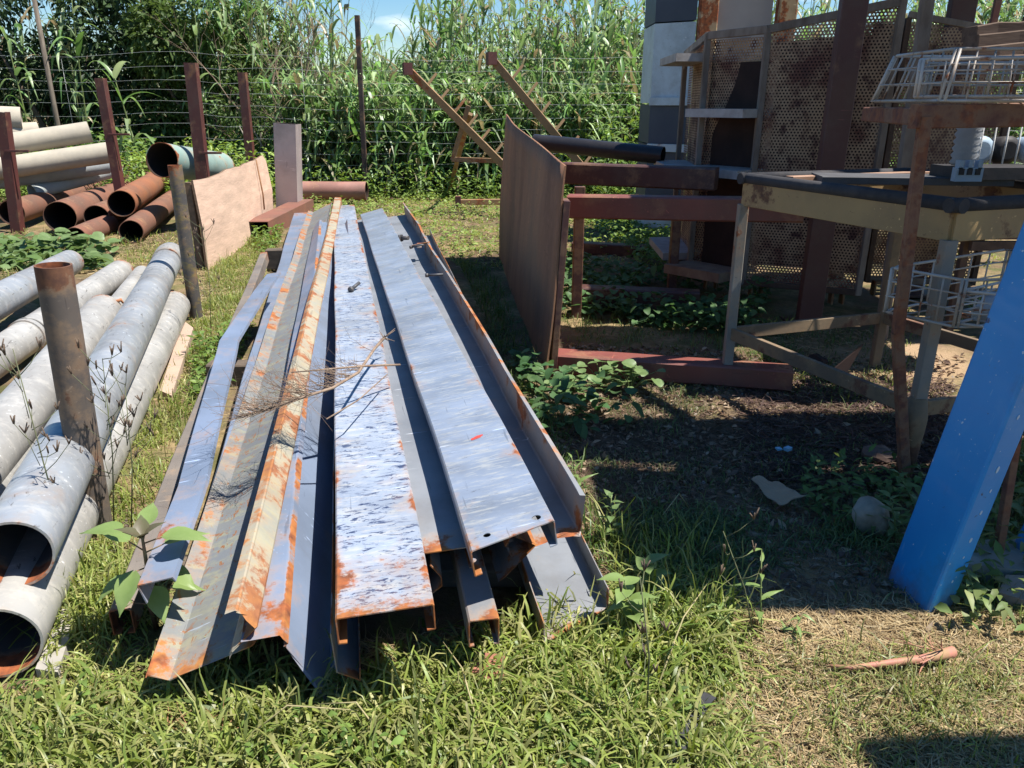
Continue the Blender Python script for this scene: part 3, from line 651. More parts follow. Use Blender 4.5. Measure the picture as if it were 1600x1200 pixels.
for o_, at_ in (([x for x in bpy.data.objects if x.get('label', '').startswith('upper galvanised')][0], (3.72, 3.95)), ([x for x in bpy.data.objects if x.get('label', '').startswith('dull grey pipe')][0], (1.2, 1.26))):
    mm = o_.matrix_basis; rr0 = .0915 if at_[0] > 3 else .089; cb = MB(); cb.hollow(mm @ Vector((0, at_[0], 0)), mm @ Vector((0, at_[1], 0)), rr0 + .004, rr0 - .004, 32, 0, 0, segs=2); cb.build('pipe_collar', GALV, o_, matrix=mm)
# torn rusty lip on the broken end
c = G(163, 487, .25); mb = MB()
for k in range(9):
    a = k * .7; q = c + Vector((math.cos(a) * .075, -.03 + .03 * math.sin(a * 2), math.sin(a) * .075)); mb.tube([q, q + Vector((.03, .02 * math.cos(a), -.015 + .03 * math.sin(a * 3))), q + Vector((.035, .035, -.02))], [.012, .01, .003], 5)
tag(mb.build('torn_clamp', steel('torn_rust', (.40, .16, .07), (.30, .10, .05), rust=.5, rough=.9), loc=c), 'torn rusty clamp scrap on the broken pipe end', 'scrap')
# uprights of the rack
UPR = steel('brown_upright', (.13, .105, .085), (.085, .07, .065), rust=.57, rough=.7, edge=.9, rust_cols=((.16, .07, .035), (.09, .04, .025)))
UPR2 = steel('dark_upright_yellowed', (.09, .08, .075), (.065, .06, .055), rust=.6, rough=.65, pale=(.22, .16, .04))
a = G(152, 838); b = D(83, 414, a.y - .0); pipe('upright_pipe', 'brown open-topped pipe upright standing nearest the camera', None, 0, None, 0, .046, UPR, 'pipe uprights holding the stack', 'post', .005, pts=(a - Vector((0, 0, .05)), b))
a = G(307, 497); b = D(273, 258, a.y); pipe('upright_pipe', 'thinner dark upright with yellow streaks beside the plywood sheet', None, 0, None, 0, .04, UPR2, 'pipe uprights holding the stack', 'post', .005, pts=(a - Vector((0, 0, .05)), b))
# flat rusty plates and slabs on the ground between pipes and pile
SLAB = plain('pink_concrete', (.42, .30, .22), (.32, .24, .19), 7, .9); CONC = plain('concrete', (.40, .37, .32), (.27, .25, .22), 6, .95)
def slab(name, lab, cat, corners, h, t, mat, group=None):
    P = [G(u, v, h) for u, v in corners]; c = sum(P, Vector()) / 4
    return tag(MB().hexa([p - Vector((0, 0, t)) for p in P] + P, 0, .3).build(name, mat, loc=c), lab, cat, group)
slab('ground_slab', 'pinkish flat slab on the soil at the foot of the yellow-streaked upright', 'slab', [(250, 610), (268, 618), (302, 512), (286, 500)], .05, .05, SLAB)
slab('ground_slab', 'grey flat slab in the grass beside the lowest open pipe end', 'slab', [(55, 1045), (90, 1050), (118, 965), (100, 930)], .04, .04, CONC)
slab('ground_slab', 'long grey plank-like slab edge left of the pile', 'slab', [(118, 930), (134, 930), (213, 800), (203, 800)], .03, .03, TIMB)

# ================================================================ LEFT BACK: RUSTY PIPES, STAKES, PLYWOOD
RPIPE = steel('rusted_pipe', (.23, .095, .055), (.16, .075, .05), rust=.66, rough=.85, edge=.4, rust_cols=((.40, .15, .06), (.17, .06, .035)))
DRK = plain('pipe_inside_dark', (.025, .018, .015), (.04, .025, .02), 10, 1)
rg = 'rusty pipes lying behind the galvanised stack'
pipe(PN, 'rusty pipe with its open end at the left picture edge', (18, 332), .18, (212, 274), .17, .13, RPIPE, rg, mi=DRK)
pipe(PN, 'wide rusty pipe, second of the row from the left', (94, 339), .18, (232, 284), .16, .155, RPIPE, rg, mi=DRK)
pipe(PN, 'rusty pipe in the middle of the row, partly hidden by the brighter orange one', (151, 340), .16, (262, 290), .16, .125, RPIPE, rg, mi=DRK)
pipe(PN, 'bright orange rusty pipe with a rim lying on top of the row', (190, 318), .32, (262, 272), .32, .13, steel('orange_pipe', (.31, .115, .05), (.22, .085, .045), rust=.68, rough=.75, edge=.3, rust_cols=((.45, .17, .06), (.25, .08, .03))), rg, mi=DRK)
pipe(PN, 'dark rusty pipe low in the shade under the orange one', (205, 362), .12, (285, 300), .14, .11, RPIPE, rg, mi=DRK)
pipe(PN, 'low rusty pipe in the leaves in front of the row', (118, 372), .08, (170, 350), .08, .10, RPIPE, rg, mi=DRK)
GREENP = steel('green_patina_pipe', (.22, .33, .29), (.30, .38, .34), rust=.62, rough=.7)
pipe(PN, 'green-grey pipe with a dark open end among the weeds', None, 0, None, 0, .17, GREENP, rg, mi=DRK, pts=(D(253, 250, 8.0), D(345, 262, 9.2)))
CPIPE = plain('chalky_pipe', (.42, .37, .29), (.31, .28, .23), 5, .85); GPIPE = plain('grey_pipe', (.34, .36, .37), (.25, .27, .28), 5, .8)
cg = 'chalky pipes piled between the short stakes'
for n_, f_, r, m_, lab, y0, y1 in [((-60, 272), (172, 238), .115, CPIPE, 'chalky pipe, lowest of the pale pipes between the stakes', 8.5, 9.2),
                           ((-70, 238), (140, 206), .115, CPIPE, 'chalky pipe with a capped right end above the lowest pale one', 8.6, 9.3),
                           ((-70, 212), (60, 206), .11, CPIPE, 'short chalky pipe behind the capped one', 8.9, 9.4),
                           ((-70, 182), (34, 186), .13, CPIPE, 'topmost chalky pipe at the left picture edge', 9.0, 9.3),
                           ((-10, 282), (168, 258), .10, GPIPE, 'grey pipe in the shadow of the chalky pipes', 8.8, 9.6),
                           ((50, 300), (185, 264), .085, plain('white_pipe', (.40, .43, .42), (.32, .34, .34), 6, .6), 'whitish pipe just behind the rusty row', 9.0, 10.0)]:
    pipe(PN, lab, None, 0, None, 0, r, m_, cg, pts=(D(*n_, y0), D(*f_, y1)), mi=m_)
STAKE = steel('red_oxide_stake', (.13, .035, .028), (.09, .028, .024), rust=.76, rough=.6, edge=.5, rust_cols=((.34, .12, .04), (.2, .07, .03)))
def stake(u0, v0, u1, v1, Y, lab, w=.11, peg=None):
    a, b = D(u1, v1, Y), D(u0, v0, Y); dd = (a - b) / max(.01, (b.z - a.z)); a = a + dd * a.z; t = empty('steel_stake', (a.x, a.y, 0), label=lab, cat='stake', group='red-brown steel stakes at the left')
    up = (0, 1, 0); MB().bar(a, b, w, .012, up).build('flange', STAKE, t)
    MB().bar(a + Vector((w / 2 - .006, .045, 0)), b + Vector((w / 2 - .006, .045, 0)), .012, .078, up).build('flange', STAKE, t)
    if peg: q = D(peg[0], peg[1], Y); MB().bar(q - Vector((.06, 0, 0)), q + Vector((.17, 0, 0)), .022, .022).build('peg', STAKE, t)
stake(0, 175, 16, 295, 8.0, 'red-brown stake at the left picture edge with a peg', .10, (18, 236))
stake(154, 122, 178, 258, 8.8, 'shorter red-brown stake with a small peg, second from the left', .09, (178, 210))
stake(296, 98, 314, 268, 8.2, 'tallest red-brown stake, standing by the green pipe', .115, (320, 239))
stake(377, 113, 387, 218, 10.4, 'farthest red-brown stake in the weeds behind the plywood', .10)
PLY = plain('weathered_plywood', (.68, .47, .35), (.50, .35, .26), 9, .85, (1, .3, 1.6), .9, .3, 9); PLYEDGE = plain('plywood_edge', (.12, .08, .05), (.22, .14, .09), 30, .9)
a = G(325, 424); b = Vector((-2.76, 9.1, 0)); nrm_ = (b - a).normalized().cross(Vector((0, 0, 1)))
t = empty('plywood_sheet', a, label='weathered plywood sheet standing on edge beside the box sections', cat='board')
ha = D(291, 283, a.y).z; hb_ = ha * 1.02; off = Vector((-.02, 0, 0)); mb = MB(); NS = 16
rows = []
for i in range(NS + 1):
    s = i / NS; q = a.lerp(b, s); hh = ha + (hb_ - ha) * s + random.uniform(-.012, .012) - (.08 if i == NS else 0); bow = .03 * math.sin(s * math.pi * 1.3)
    top = q + off + Vector((bow, 0, hh)); rows.append((q + Vector((bow, 0, random.uniform(-.01, .01))), q.lerp(top, .5) + Vector((.015, 0, 0)), top))
for sd_ in (0, 1):
    for r_ in rows: mb.v += [p + nrm_ * (-.018 * sd_) for p in r_]; mb.e += [0] * 3
k0 = (NS + 1) * 3
for i in range(NS):
    for j in range(2):
        q = i * 3 + j; mb.f += [(q, q + 3, q + 4, q + 1), (k0 + q + 1, k0 + q + 4, k0 + q + 3, k0 + q)]; mb.mi += [0, 0]; mb.sm += [False] * 2
    q = i * 3 + 2; mb.f.append((q, q + 3, k0 + q + 3, k0 + q)); mb.mi.append(1); mb.sm.append(False)
for j in range(2):
    mb.f.append((j, j + 1, k0 + j + 1, k0 + j)); mb.mi.append(1); mb.sm.append(False); q = NS * 3 + j; mb.f.append((q + 1, q, k0 + q, k0 + q + 1)); mb.mi.append(1); mb.sm.append(False)
mb.build('board', [PLY, PLYEDGE], t)
MB().bar(a + Vector((-.07, .06, 0)), rows[0][2] + Vector((-.06, .06, -.02)), .05, .05).build('batten', PLYEDGE, t)
mb = MB(); q0 = rows[12][2]; mb.tube([rows[12][2] + Vector((.02, 0, .01)), rows[12][1] + Vector((.03, 0, 0)), rows[12][0] + Vector((.03, 0, .2))], .008, 6); mb.build('strap', plain('strap_rust', (.3, .16, .08), (.2, .1, .05)), t)
# open box section (red oxide) in front of the upright box
BOXR = steel('red_oxide_box', (.24, .10, .07), (.19, .08, .055), rust=.66, rough=.65, edge=.35)
def boxtube(name, lab, a, b, w, h, mat, wall=.006, group=None, cat='box section', up=(0, 0, 1)):
    m = frame(a, b, up); mb = MB(); ps = [[(-w / 2, -h / 2), (w / 2, -h / 2), (w / 2, h / 2), (-w / 2, h / 2)], [(-w / 2 + wall, -h / 2 + wall), (w / 2 - wall, -h / 2 + wall), (w / 2 - wall, h / 2 - wall), (-w / 2 + wall, h / 2 - wall)]]
    L = (Vector(b) - Vector(a)).length; vs = []
    for pr in ps:
        for y in (0, L): vs += [m @ Vector((x, y, z)) for x, z in pr]
    fs = []
    for i in range(4):
        j = (i + 1) % 4; fs += [(i, j, 4 + j, 4 + i), (8 + j, 8 + i, 12 + i, 12 + j), (j, i, 8 + i, 8 + j), (4 + i, 4 + j, 12 + j, 12 + i)]
    mi = []
    for i in range(4): mi += [0, 1, 0, 0]
    mb.v = vs; mb.f = fs; mb.mi = mi; mb.sm = [False] * 16; mb.e = [0] * 16
    return tag(mb.build(name, [mat, DRK], matrix=m), lab, cat, group)
a = G(396, 360, .09) + Vector((.04, 0, 0)); b = a + Vector((-.02, 1.9, 0))
boxtube('box_section', 'short red-brown box section with a dark open end beside the plywood', a, b, .225, .17, BOXR)
p = D(450, 305, 9.3); q = D(449, 193, 9.3); p.z = 0
boxtube('box_section', 'upright pale mauve box section standing at the end of the plywood', p, q, .25, .25, steel('mauve_primer', (.42, .34, .33), (.34, .28, .28), rust=.72, rough=.6, edge=.4), up=(0, 1, 0))
pipe(PN, 'short pinkish rusty pipe lying across the grass by the fence post', None, 0, None, 0, .12, steel('pink_rust_pipe', (.40, .20, .16), (.30, .13, .10), rust=.66, rough=.7, edge=.3), None, pts=(D(468, 298, 10.5), D(573, 298, 10.5)), mi=DRK)
p = G(602, 306); tag(MB().bar(p, p + Vector((.01, 0, .12)), .05, .03, (0, 1, 0)).build('peg_stub', STAKE, loc=p), 'small rusty stub poking from the lawn beyond the pile', 'stub')

# ================================================================ MIDDLE BACK: PEGGED RACKS
YRUST = steel('yellowed_rust', (.30, .19, .09), (.21, .125, .065), rust=.64, rough=.8, edge=.4, rust_cols=((.30, .11, .04), (.16, .06, .03)))
def pegrack(u0, v0, u1, v1, Y0, Y1, lab, n=5, legs=()):
    a, b = D(u0, v0, Y0), D(u1, v1, Y1); t = empty('pegged_rack_arm', b, label=lab, cat='rack', group='rusty pegged racks by the fence')
    MB().bar(a, b, .085, .02, (0, 1, .4)).bar(a + Vector((0, .03, .035)), b + Vector((0, .03, .035)), .02, .06, (0, 1, .4)).build('rail', YRUST, t)
    MB().box(a + Vector((-.03, 0, .03)), .10, .12, .13, 0.3).build('end_plate', STAKE, t)
    dd = (b - a).normalized(); up = Vector((.62, 0, .75))
    for k in range(n):
        q = a.lerp(b, .16 + .78 * k / (n - .5)); MB().bar(q, q + up * random.uniform(.17, .24) + Vector((0, .05, 0)), .03, .022, (0, 1, 0)).build('peg', YRUST, t)
    for (p, q) in legs: MB().bar(p, q, .055, .035, (0, 1, 0)).build('leg', YRUST, t)
pegrack(641, 112, 790, 262, 9.6, 9.4, 'rusty pegged arm sloping down behind the steel sheet, left one', 6, [(D(735, 178, 9.55), G(700, 304)), (D(706, 249, 9.6), D(800, 252, 9.5)), (D(732, 165, 9.55), D(707, 250, 9.6))])
pegrack(772, 96, 930, 285, 9.3, 9.0, 'rusty pegged arm sloping down behind the steel sheet, right one', 6)
a = G(716, 316, .08); b = G(800, 315, .08); t = empty('ground_rail', a, label='short rusty rail with feet lying on the lawn beyond the steel sheet', cat='rail')
MB().bar(a, b, .06, .07).build('rail', YRUST, t); MB().box(a + Vector((0, 0, .01)), .07, .11, .13).build('end_plate', STAKE, t)
for u in (759, 790): q = G(u, 318, .05); MB().bar(q, q + Vector((0, 0, -.12)), .03, .03, (0, 1, 0)).build('foot', YRUST, t)

# ================================================================ THE STANDING STEEL SHEET
SHEET = steel('rusted_sheet', (.33, .17, .095), (.19, .095, .06), rust=.70, rough=.75, edge=.25, stretch=(1, 1, .22), rust_cols=((.11, .03, .02), (.055, .02, .015)), pale=(.27, .14, .09), spec=.2)
fb, bb = G(850, 594), G(779, 402)
ft, bt = D(885, 259, fb.y + .08), D(789, 178, bb.y)
t = empty('steel_sheet', fb, label='large rust-brown steel sheet standing on edge with a curved top', cat='steel sheet')
NX, NZ = 26, 10; mb = MB(); nn = (bb - fb).normalized().cross(Vector((0, 0, 1))).normalized()
def toph(s): return s + (-.10 * math.sin(s * math.pi) + (.03 * math.sin(s * 2 * math.pi)))
grid = []
for i in range(NX + 1):
    s = i / NX; lo = fb.lerp(bb, s); z_line = ft.z + (bt.z - ft.z) * (s - .03 * math.sin(math.pi * s)); up_ = (ft.lerp(bt, s)); up_.z = z_line
    for j in range(NZ + 1): grid.append(lo.lerp(up_, j / NZ) + nn * (-.015 * math.sin(s * 3.1) * (j / NZ) + .008 * math.sin(s * 9 + j * .5)))
for sd_ in (0, 1): mb.v += [p + nn * .008 * sd_ for p in grid]; mb.e += [max(0, 1 - min(i, NX - i, NZ - j) / 1.0) * .6 for i in range(NX + 1) for j in range(NZ + 1)]
k0 = len(grid)
for i in range(NX):
    for j in range(NZ):
        q = i * (NZ + 1) + j; mb.f += [(q, q + NZ + 1, q + NZ + 2, q + 1), (k0 + q + 1, k0 + q + NZ + 2, k0 + q + NZ + 1, k0 + q)]; mb.mi += [0, 0]; mb.sm += [True, True]
    q = i * (NZ + 1) + NZ; mb.f.append((q, q + NZ + 1, k0 + q + NZ + 1, k0 + q)); mb.mi.append(0); mb.sm.append(False)
for j in range(NZ):
    q = NX * (NZ + 1) + j; mb.f += [(j, j + 1, k0 + j + 1, k0 + j), (q + 1, q, k0 + q, k0 + q + 1)]; mb.mi += [0, 0]; mb.sm += [False] * 2
mb.build('plate', SHEET, t)
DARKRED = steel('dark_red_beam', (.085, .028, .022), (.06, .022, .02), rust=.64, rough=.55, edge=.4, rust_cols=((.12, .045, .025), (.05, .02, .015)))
REDB = steel('red_oxide_beam', (.26, .075, .055), (.16, .05, .04), rust=.66, rough=.5, edge=.4, rust_cols=((.2, .07, .035), (.1, .035, .02)))
BLACKP = plain('black_pipe', (.018, .018, .022), (.03, .028, .03), 10, .35)
a = fb + Vector((.045, .12, 0)); b = D(884, 312, fb.y + .15); MB().bar(a, b, .03, .20, (0, 1, 0)).build('edge_channel', DARKRED, t)
# beams that lie and rest behind the sheet
bg_ = 'beams lying behind the steel sheet'
def rbeam(name, lab, a, b, w, h, mat): return tag(MB().bar(a, b, w, h, segs=6, jit=.0015).build(name, mat, matrix=frame(a, b)), lab, 'beam', bg_)
a, b = D(835, 222, 6.6), D(1036, 243, 6.1); pipe('black_pipe', 'black pipe reaching from the top of the steel sheet to the cages', None, 0, None, 0, .065, BLACKP, None, pts=(a, b), mi=DRK)
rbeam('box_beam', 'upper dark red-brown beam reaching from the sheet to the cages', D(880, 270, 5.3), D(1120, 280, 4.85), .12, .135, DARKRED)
rbeam('box_beam', 'long red-brown beam at mid height with a sunlit top edge', D(888, 322, 4.4), D(1255, 328, 4.1), .11, .125, REDB)
rbeam('box_beam', 'red beam on the ground with its top partly in the sun', G(868, 564, .055), G(1236, 590, .055), .12, .10, REDB)
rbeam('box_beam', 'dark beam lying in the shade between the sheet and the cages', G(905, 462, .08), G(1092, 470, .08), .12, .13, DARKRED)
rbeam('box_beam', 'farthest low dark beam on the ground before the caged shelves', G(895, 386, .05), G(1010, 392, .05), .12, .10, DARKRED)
# stub frames carrying the resting beams
for (u, v, Y, h, lab) in [(1060, 300, 5.2, .62, 'short dark support post under the upper beam'), (905, 330, 4.6, .8, 'short dark support post beside the steel sheet')]:
    p = D(u, v, Y); p.z = 0; tag(MB().bar(p, p + Vector((0, 0, h)), .06, .06, (0, 1, 0)).build('support_post', DARKRED, loc=p), lab, 'post')
# ================================================================ RIGHT: CABINETS, CAGES, COLUMNS
PALEC = steel('pale_cabinet', (.58, .70, .76), (.50, .61, .67), rust=.74, rough=.5, edge=.5); NAVY = plain('navy_cabinet', (.045, .06, .085), (.06, .075, .10), 4, .5)
SHADEC = plain('cabinet_shade_grey', (.27, .28, .31), (.22, .23, .26), 2, .5, bumpk=.05); CREAMR = steel('cream_rusty_edge', (.46, .38, .25), (.38, .28, .17), rust=.53, rough=.7)  # wall grey is the shade on a white cabinet, put into its colour
cY = 7.7; c0 = D(1000, 330, cY); c1 = D(1056, 300, cY - .25); t = empty('metal_cabinet', (c0.x, cY, 0), label='tall pale blue and navy metal cabinet stack behind the cages', cat='cabinet')
zs = [0, .28, .52, D(1010, 225, cY).z, D(1010, 162, cY).z, D(1010, 36, cY).z, 2.75]
xl, xr = c0.x + .04, c0.x + .37
for i in range(6):
    m_ = [PALEC, NAVY, NAVY, NAVY, PALEC, NAVY][i]
    P = [Vector(p) for p in ((xl, cY, zs[i] + .006), (xr, cY - .22, zs[i] + .006), (xr, cY + .5, zs[i] + .006), (xl, cY + .6, zs[i] + .006))]; P += [Vector((p.x, p.y, zs[i + 1] - .006)) for p in P]
    MB().hexa(P).build('drawer_box', m_, t)
for z in (zs[3] - .03, zs[4] + .02): MB().bar((xl - .01, cY - .02, z), (xr, cY - .245, z), .02, .07).build('trim', PALEC, t)
t2 = empty('shaded_white_cabinet', (xr + .2, 7.4, 0), label='large white cabinet, its shade put in as grey, with rusty cream corner posts behind the cages', cat='cabinet')
x2 = D(1236, 10, 7.5).x; MB().hexa([Vector(p) for p in ((xr + .18, 7.52, .1), (x2 - .16, 7.5, .1), (x2 - .16, 8.0, .1), (xr + .18, 8.0, .1), (xr + .18, 7.52, 2.6), (x2 - .16, 7.5, 2.6), (x2 - .16, 8.0, 2.6), (xr + .18, 8.0, 2.6))]).build('back_panel', SHADEC, t2)
MB().bar((xr + .09, 7.46, 0), (xr + .09, 7.46, 2.6), .16, .12, (0, 1, 0), segs=8).build('corner_post', CREAMR, t2); MB().bar((x2 - .07, 7.4, 0), (x2 - .07, 7.4, 2.6), .16, .12, (0, 1, 0), segs=8).build('corner_post', CREAMR, t2)

def perf_mat():
    m, N, bs = new_mat('perforated_steel'); co = obj_coord(m)
    c = node_mix(m, node_ramp(m, node_noise(m, co, 4.5, 8, None, .72), .46, .60), (.35, .235, .145), (.12, .045, .03))
    c = node_mix(m, node_ramp(m, node_noise(m, co, 12, 6), .54, .66), c, (.075, .028, .022)); L_(m, c, bs.inputs['Base Color']); bs.inputs['Roughness'].default_value = .7
    return m
PERF = perf_mat(); FRAMEP = plain('pale_frame', (.24, .20, .17), (.12, .09, .07), 12, .7, (1, 1, .3))
DULLF = plain('dull_frame', (.13, .085, .06), (.07, .045, .035), 12, .8); SHELF = plain('worn_shelf', (.42, .40, .39), (.26, .24, .23), 9, .6); DARKIN = plain('cage_shade_and_scrap', (.022, .014, .013), (.045, .025, .02), 6, .9)  # the near-black one colours the shade inside the cages and dark scrap
def perf_panel(A, B, z0, z1a, z1b, pitch=.0195, hole=.62, name='perforated_panel', parent=None, mat=None):
    """real punched sheet: a hexagonal lattice of holes between two uprights"""
    A, B = np.array(A[:2]), np.array(B[:2]); L = np.linalg.norm(B - A); ux = (B - A) / L
    nxh = int(L / pitch) + 1; H = max(z1a, z1b) - z0; dz = pitch * .866; nzh = int(H / dz) + 1
    i, j = np.meshgrid(np.arange(nxh), np.arange(nzh)); cx = (i + .5 * (j % 2)) * pitch; cz = z0 + j * dz + .01
    ok = (cx < L - pitch * .3) & (cz < z1a + (z1b - z1a) * cx / L - .01); cx, cz = cx[ok], cz[ok]; n = len(cx)
    an = np.arange(6) * math.pi / 3 + math.pi / 6; ro = pitch / 2 / math.cos(math.pi / 6); ri = pitch / 2 * hole
    def ring(r): return cx[:, None] + np.cos(an) * r, cz[:, None] + np.sin(an) * r
    ox, oz = ring(ro * 1.004); ix, iz = ring(ri)
    X = np.concatenate([ox, ix], 1); Z = np.concatenate([oz, iz], 1)
    warp = .012 * np.sin(X * 5 + z0) * np.sin(Z * 3)
    nx_ = np.array([-ux[1], ux[0]])
    V = np.stack([A[0] + ux[0] * X + nx_[0] * warp, A[1] + ux[1] * X + nx_[1] * warp, Z], -1).reshape(-1, 3)
    q = [(k, (k + 1) % 6, 6 + (k + 1) % 6, 6 + k) for k in range(6)]
    F = (np.arange(n)[:, None, None] * 12 + np.array(q)[None]).reshape(-1, 4)
    o = np_mesh(name, V, F, None, mat or PERF, None, (A[0], A[1], z0))
    if parent: o.parent = parent; o.location = (A[0] - parent.location.x, A[1] - parent.location.y, z0)
    return o
def caster(p, t, r=.075):
    rt = MB().box(Vector((p[0], p[1], .155)), .10, .09, .02).box(Vector((p[0] - .035, p[1], .11)), .012, .06, .09).box(Vector((p[0] + .035, p[1], .11)), .012, .06, .09).build('caster_fork', steel('caster_yellow', (.22, .14, .06), (.15, .09, .05), rust=.55), t)
    MB().tube([(p[0] - .022, p[1], r), (p[0] + .022, p[1], r)], r, 18).build('caster_wheel', plain('caster_rubber', (.05, .045, .04), (.09, .07, .05), 12, .8), rt)
def shelf(t, A, B, out, z, tilt=0.0, name='shelf', mat=None, th=.05):
    A, B, out = Vector((*A, 0)), Vector((*B, 0)), Vector((*out, 0)); P = [A + out, B + out, B - out * .7, A - out * .7]
    P = [p + Vector((0, 0, z + tilt * (i < 2))) for i, p in enumerate(P)]
    MB().hexa([p - Vector((0, 0, th)) for p in P] + P).build(name, mat or SHELF, t)
# cage nearest the brown column
cg_ = 'perforated steel cages on casters'
A = (1.50, 4.93); B_ = (2.12, 4.62); A2 = (1.24, 5.32); A3 = (1.30, 6.25)
zt = D(1190, 46, 4.93).z; ztB = D(1312, 8, 4.62).z + .02; z2 = D(1120, 56, 5.32).z; z3 = D(1048, 85, 6.25).z
t = empty('perforated_cage', (A[0], A[1], 0), label='tall cage of rusty perforated steel with jutting shelves, left of the maroon column', cat='cage', group=cg_)
perf_panel(A, B_, .17, zt, ztB, parent=t); perf_panel((A2[0] + .02, A2[1] + .12), (A[0] + .12, A[1] + .10), .2, z2 - .02, zt - .02, parent=t)
perf_panel((A3[0] + .04, A3[1]), (A2[0] + .04, A2[1] + .04), .2, z3, z2, parent=t); perf_panel((2.5, 5.6), (1.5, 6.3), .2, 1.6, 1.6, parent=t)
MB().hexa([Vector(p) for p in ((1.62, 5.35, .2), (2.35, 5.05, .2), (2.36, 5.06, .2), (1.63, 5.36, .2), (1.62, 5.35, 1.62), (2.35, 5.05, 1.66), (2.36, 5.06, 1.66), (1.63, 5.36, 1.62))]).build('shade_sheet', DARKIN, t)  # dark sheets added to stand for the shade inside this cage
MB().hexa([Vector(p) for p in ((1.36, 6.2, .2), (1.36, 5.45, .2), (1.37, 5.45, .2), (1.37, 6.2, .2), (1.36, 6.2, 1.52), (1.36, 5.45, 1.52), (1.37, 5.45, 1.52), (1.37, 6.2, 1.52))]).build('shade_sheet', DARKIN, t)
MB().hexa([Vector(p) for p in ((1.33, 5.36, .2), (1.56, 5.06, .2), (1.57, 5.07, .2), (1.34, 5.37, .2), (1.33, 5.36, 1.5), (1.56, 5.06, 1.5), (1.57, 5.07, 1.5), (1.34, 5.37, 1.5))]).build('shade_sheet', DARKIN, t)
for (p, z, w_) in ((A, zt, .036), (B_, ztB, .036), (A2, z2, .036), (A3, z3, .036)): MB().bar((*p, .15), (*p, z + .01), w_, w_, (0, 1, 0)).build('corner_post', FRAMEP, t)
for (p, q, za, zb) in ((A, B_, zt, ztB), (A, A2, zt, z2), (A2, A3, z2, z3)):
    MB().bar((*p, za), (*q, zb), .03, .045).build('top_rail', FRAMEP, t); MB().bar((*p, .165), (*q, .165), .03, .035).build('bottom_rail', DULLF, t)
for c in ((1.36, 5.18), (1.60, 4.95), (2.05, 4.75), (1.36, 6.1), (2.3, 5.5)): caster(c, t)
ox = (-.13, -.10)
for z, ti in ((D(1135, 170, 5.1).z, .0), (D(1120, 262, 5.1).z, .0)): shelf(t, A, A2, ox, z, ti)
shelf(t, (1.44, 4.93), (1.15, 5.25), (-.12, -.09), D(1100, 420, 5.0).z, .0, mat=plain('rusty_shelf', (.27, .19, .13), (.15, .09, .065), 8, .8), th=.06)
ox = (-.16, -.02)
for z in (D(1075, 88, 5.85).z, D(1055, 255, 5.85).z, D(1010, 380, 5.9).z): shelf(t, (1.24, 5.5), (1.26, 6.2), ox, z)
# cage right of the column
t = empty('perforated_cage', (2.2, 4.7, 0), label='cage of perforated steel right of the brown column, sun showing through its holes', cat='cage', group=cg_)
E0 = (2.22, 4.9); E1 = (2.30, 5.55); E2 = (2.95, 5.35); E3 = (2.42, 4.72)
zE = D(1345, 20, 4.72).z
perf_panel((2.34, 5.0), (2.98, 4.9), .17, zE, zE - .12, parent=t); perf_panel(E1, E2, .17, zE + .05, zE, parent=t); perf_panel(E0, (2.36, 5.45), .17, zE, zE, parent=t)
for p in ((2.34, 5.0), (2.98, 4.9), E1, E2): MB().bar((*p, .15), (*p, zE), .035, .035, (0, 1, 0)).build('corner_post', DULLF, t)
MB().bar((2.34, 5.0, zE + .02), (2.98, 4.9, zE - .1), .03, .035).build('top_rail', FRAMEP, t); MB().bar((2.34, 5.0, .165), (2.98, 4.9, .165), .03, .04).build('bottom_rail', FRAMEP, t)
MB().hexa([Vector(p) for p in ((2.16, 5.05, .2), (2.30, 5.0, .2), (2.31, 5.01, .2), (2.17, 5.06, .2), (2.16, 5.05, 1.7), (2.30, 5.0, 1.7), (2.31, 5.01, 1.7), (2.17, 5.06, 1.7))]).build('shade_sheet', DARKIN, t)  # another dark sheet in place of interior shade
for c in ((2.42, 4.98), (2.9, 4.9), (2.35, 5.5), (2.9, 5.3)): caster(c, t)
# columns of the open shed and its sheet roof (above the picture)
COLM = steel('maroon_column', (.10, .035, .03), (.08, .03, .027), rust=.70, rough=.55, edge=.2, rust_cols=((.20, .07, .035), (.10, .04, .025)), stretch=(1, 1, .4))
RZ = 2.75
def column(base, topx, lab, w):
    b = Vector(base); tp = Vector((topx, b.y, RZ)); k = empty('steel_column', b, label=lab, cat='column', group='maroon columns of the open shed')
    MB().bar(b, tp, w, .06, (0, 1, 0), segs=8).build('shaft', COLM, k); MB().box(b + Vector((0, 0, .008)), .26, .26, .016).build('base_plate', COLM, k)
b = G(1262, 506); column((b.x, b.y, 0), b.x + .02, 'thick maroon column in front of the perforated cage', .14)
b2 = D(1460, 250, 5.3); column((b2.x, 5.3, 0), b2.x, 'maroon column farther right, behind the wire basket', .16)
column((3.6, 3.0, 0), 3.6, 'maroon shed column beyond the right picture edge', .16); 
ROOFM = steel('roof_sheet', (.35, .34, .33), (.26, .24, .22), rust=.58, rough=.6)
def roof(x0, x1, y0, y1, z, lab):
    xs = np.arange(x0, x1 + .001, .019); zz = z + .011 * np.sin((xs - x0) / .076 * 2 * math.pi); mb = MB(); n = len(xs)
    for sd_ in (0, 1):
        for y in (y0, y1): mb.v += [Vector((x, y, q - .0012 * sd_)) for x, q in zip(xs, zz)]; mb.e += [0] * n
    for i in range(n - 1): mb.f += [(i, i + 1, n + i + 1, n + i), (2 * n + i + 1, 2 * n + i, 3 * n + i, 3 * n + i + 1)]; mb.mi += [0, 0]; mb.sm += [True, True]
    return tag(mb.build('roof_sheet', ROOFM, loc=(x0, y0, z)), lab, 'roof', 'corrugated roof sheets of the open shed')
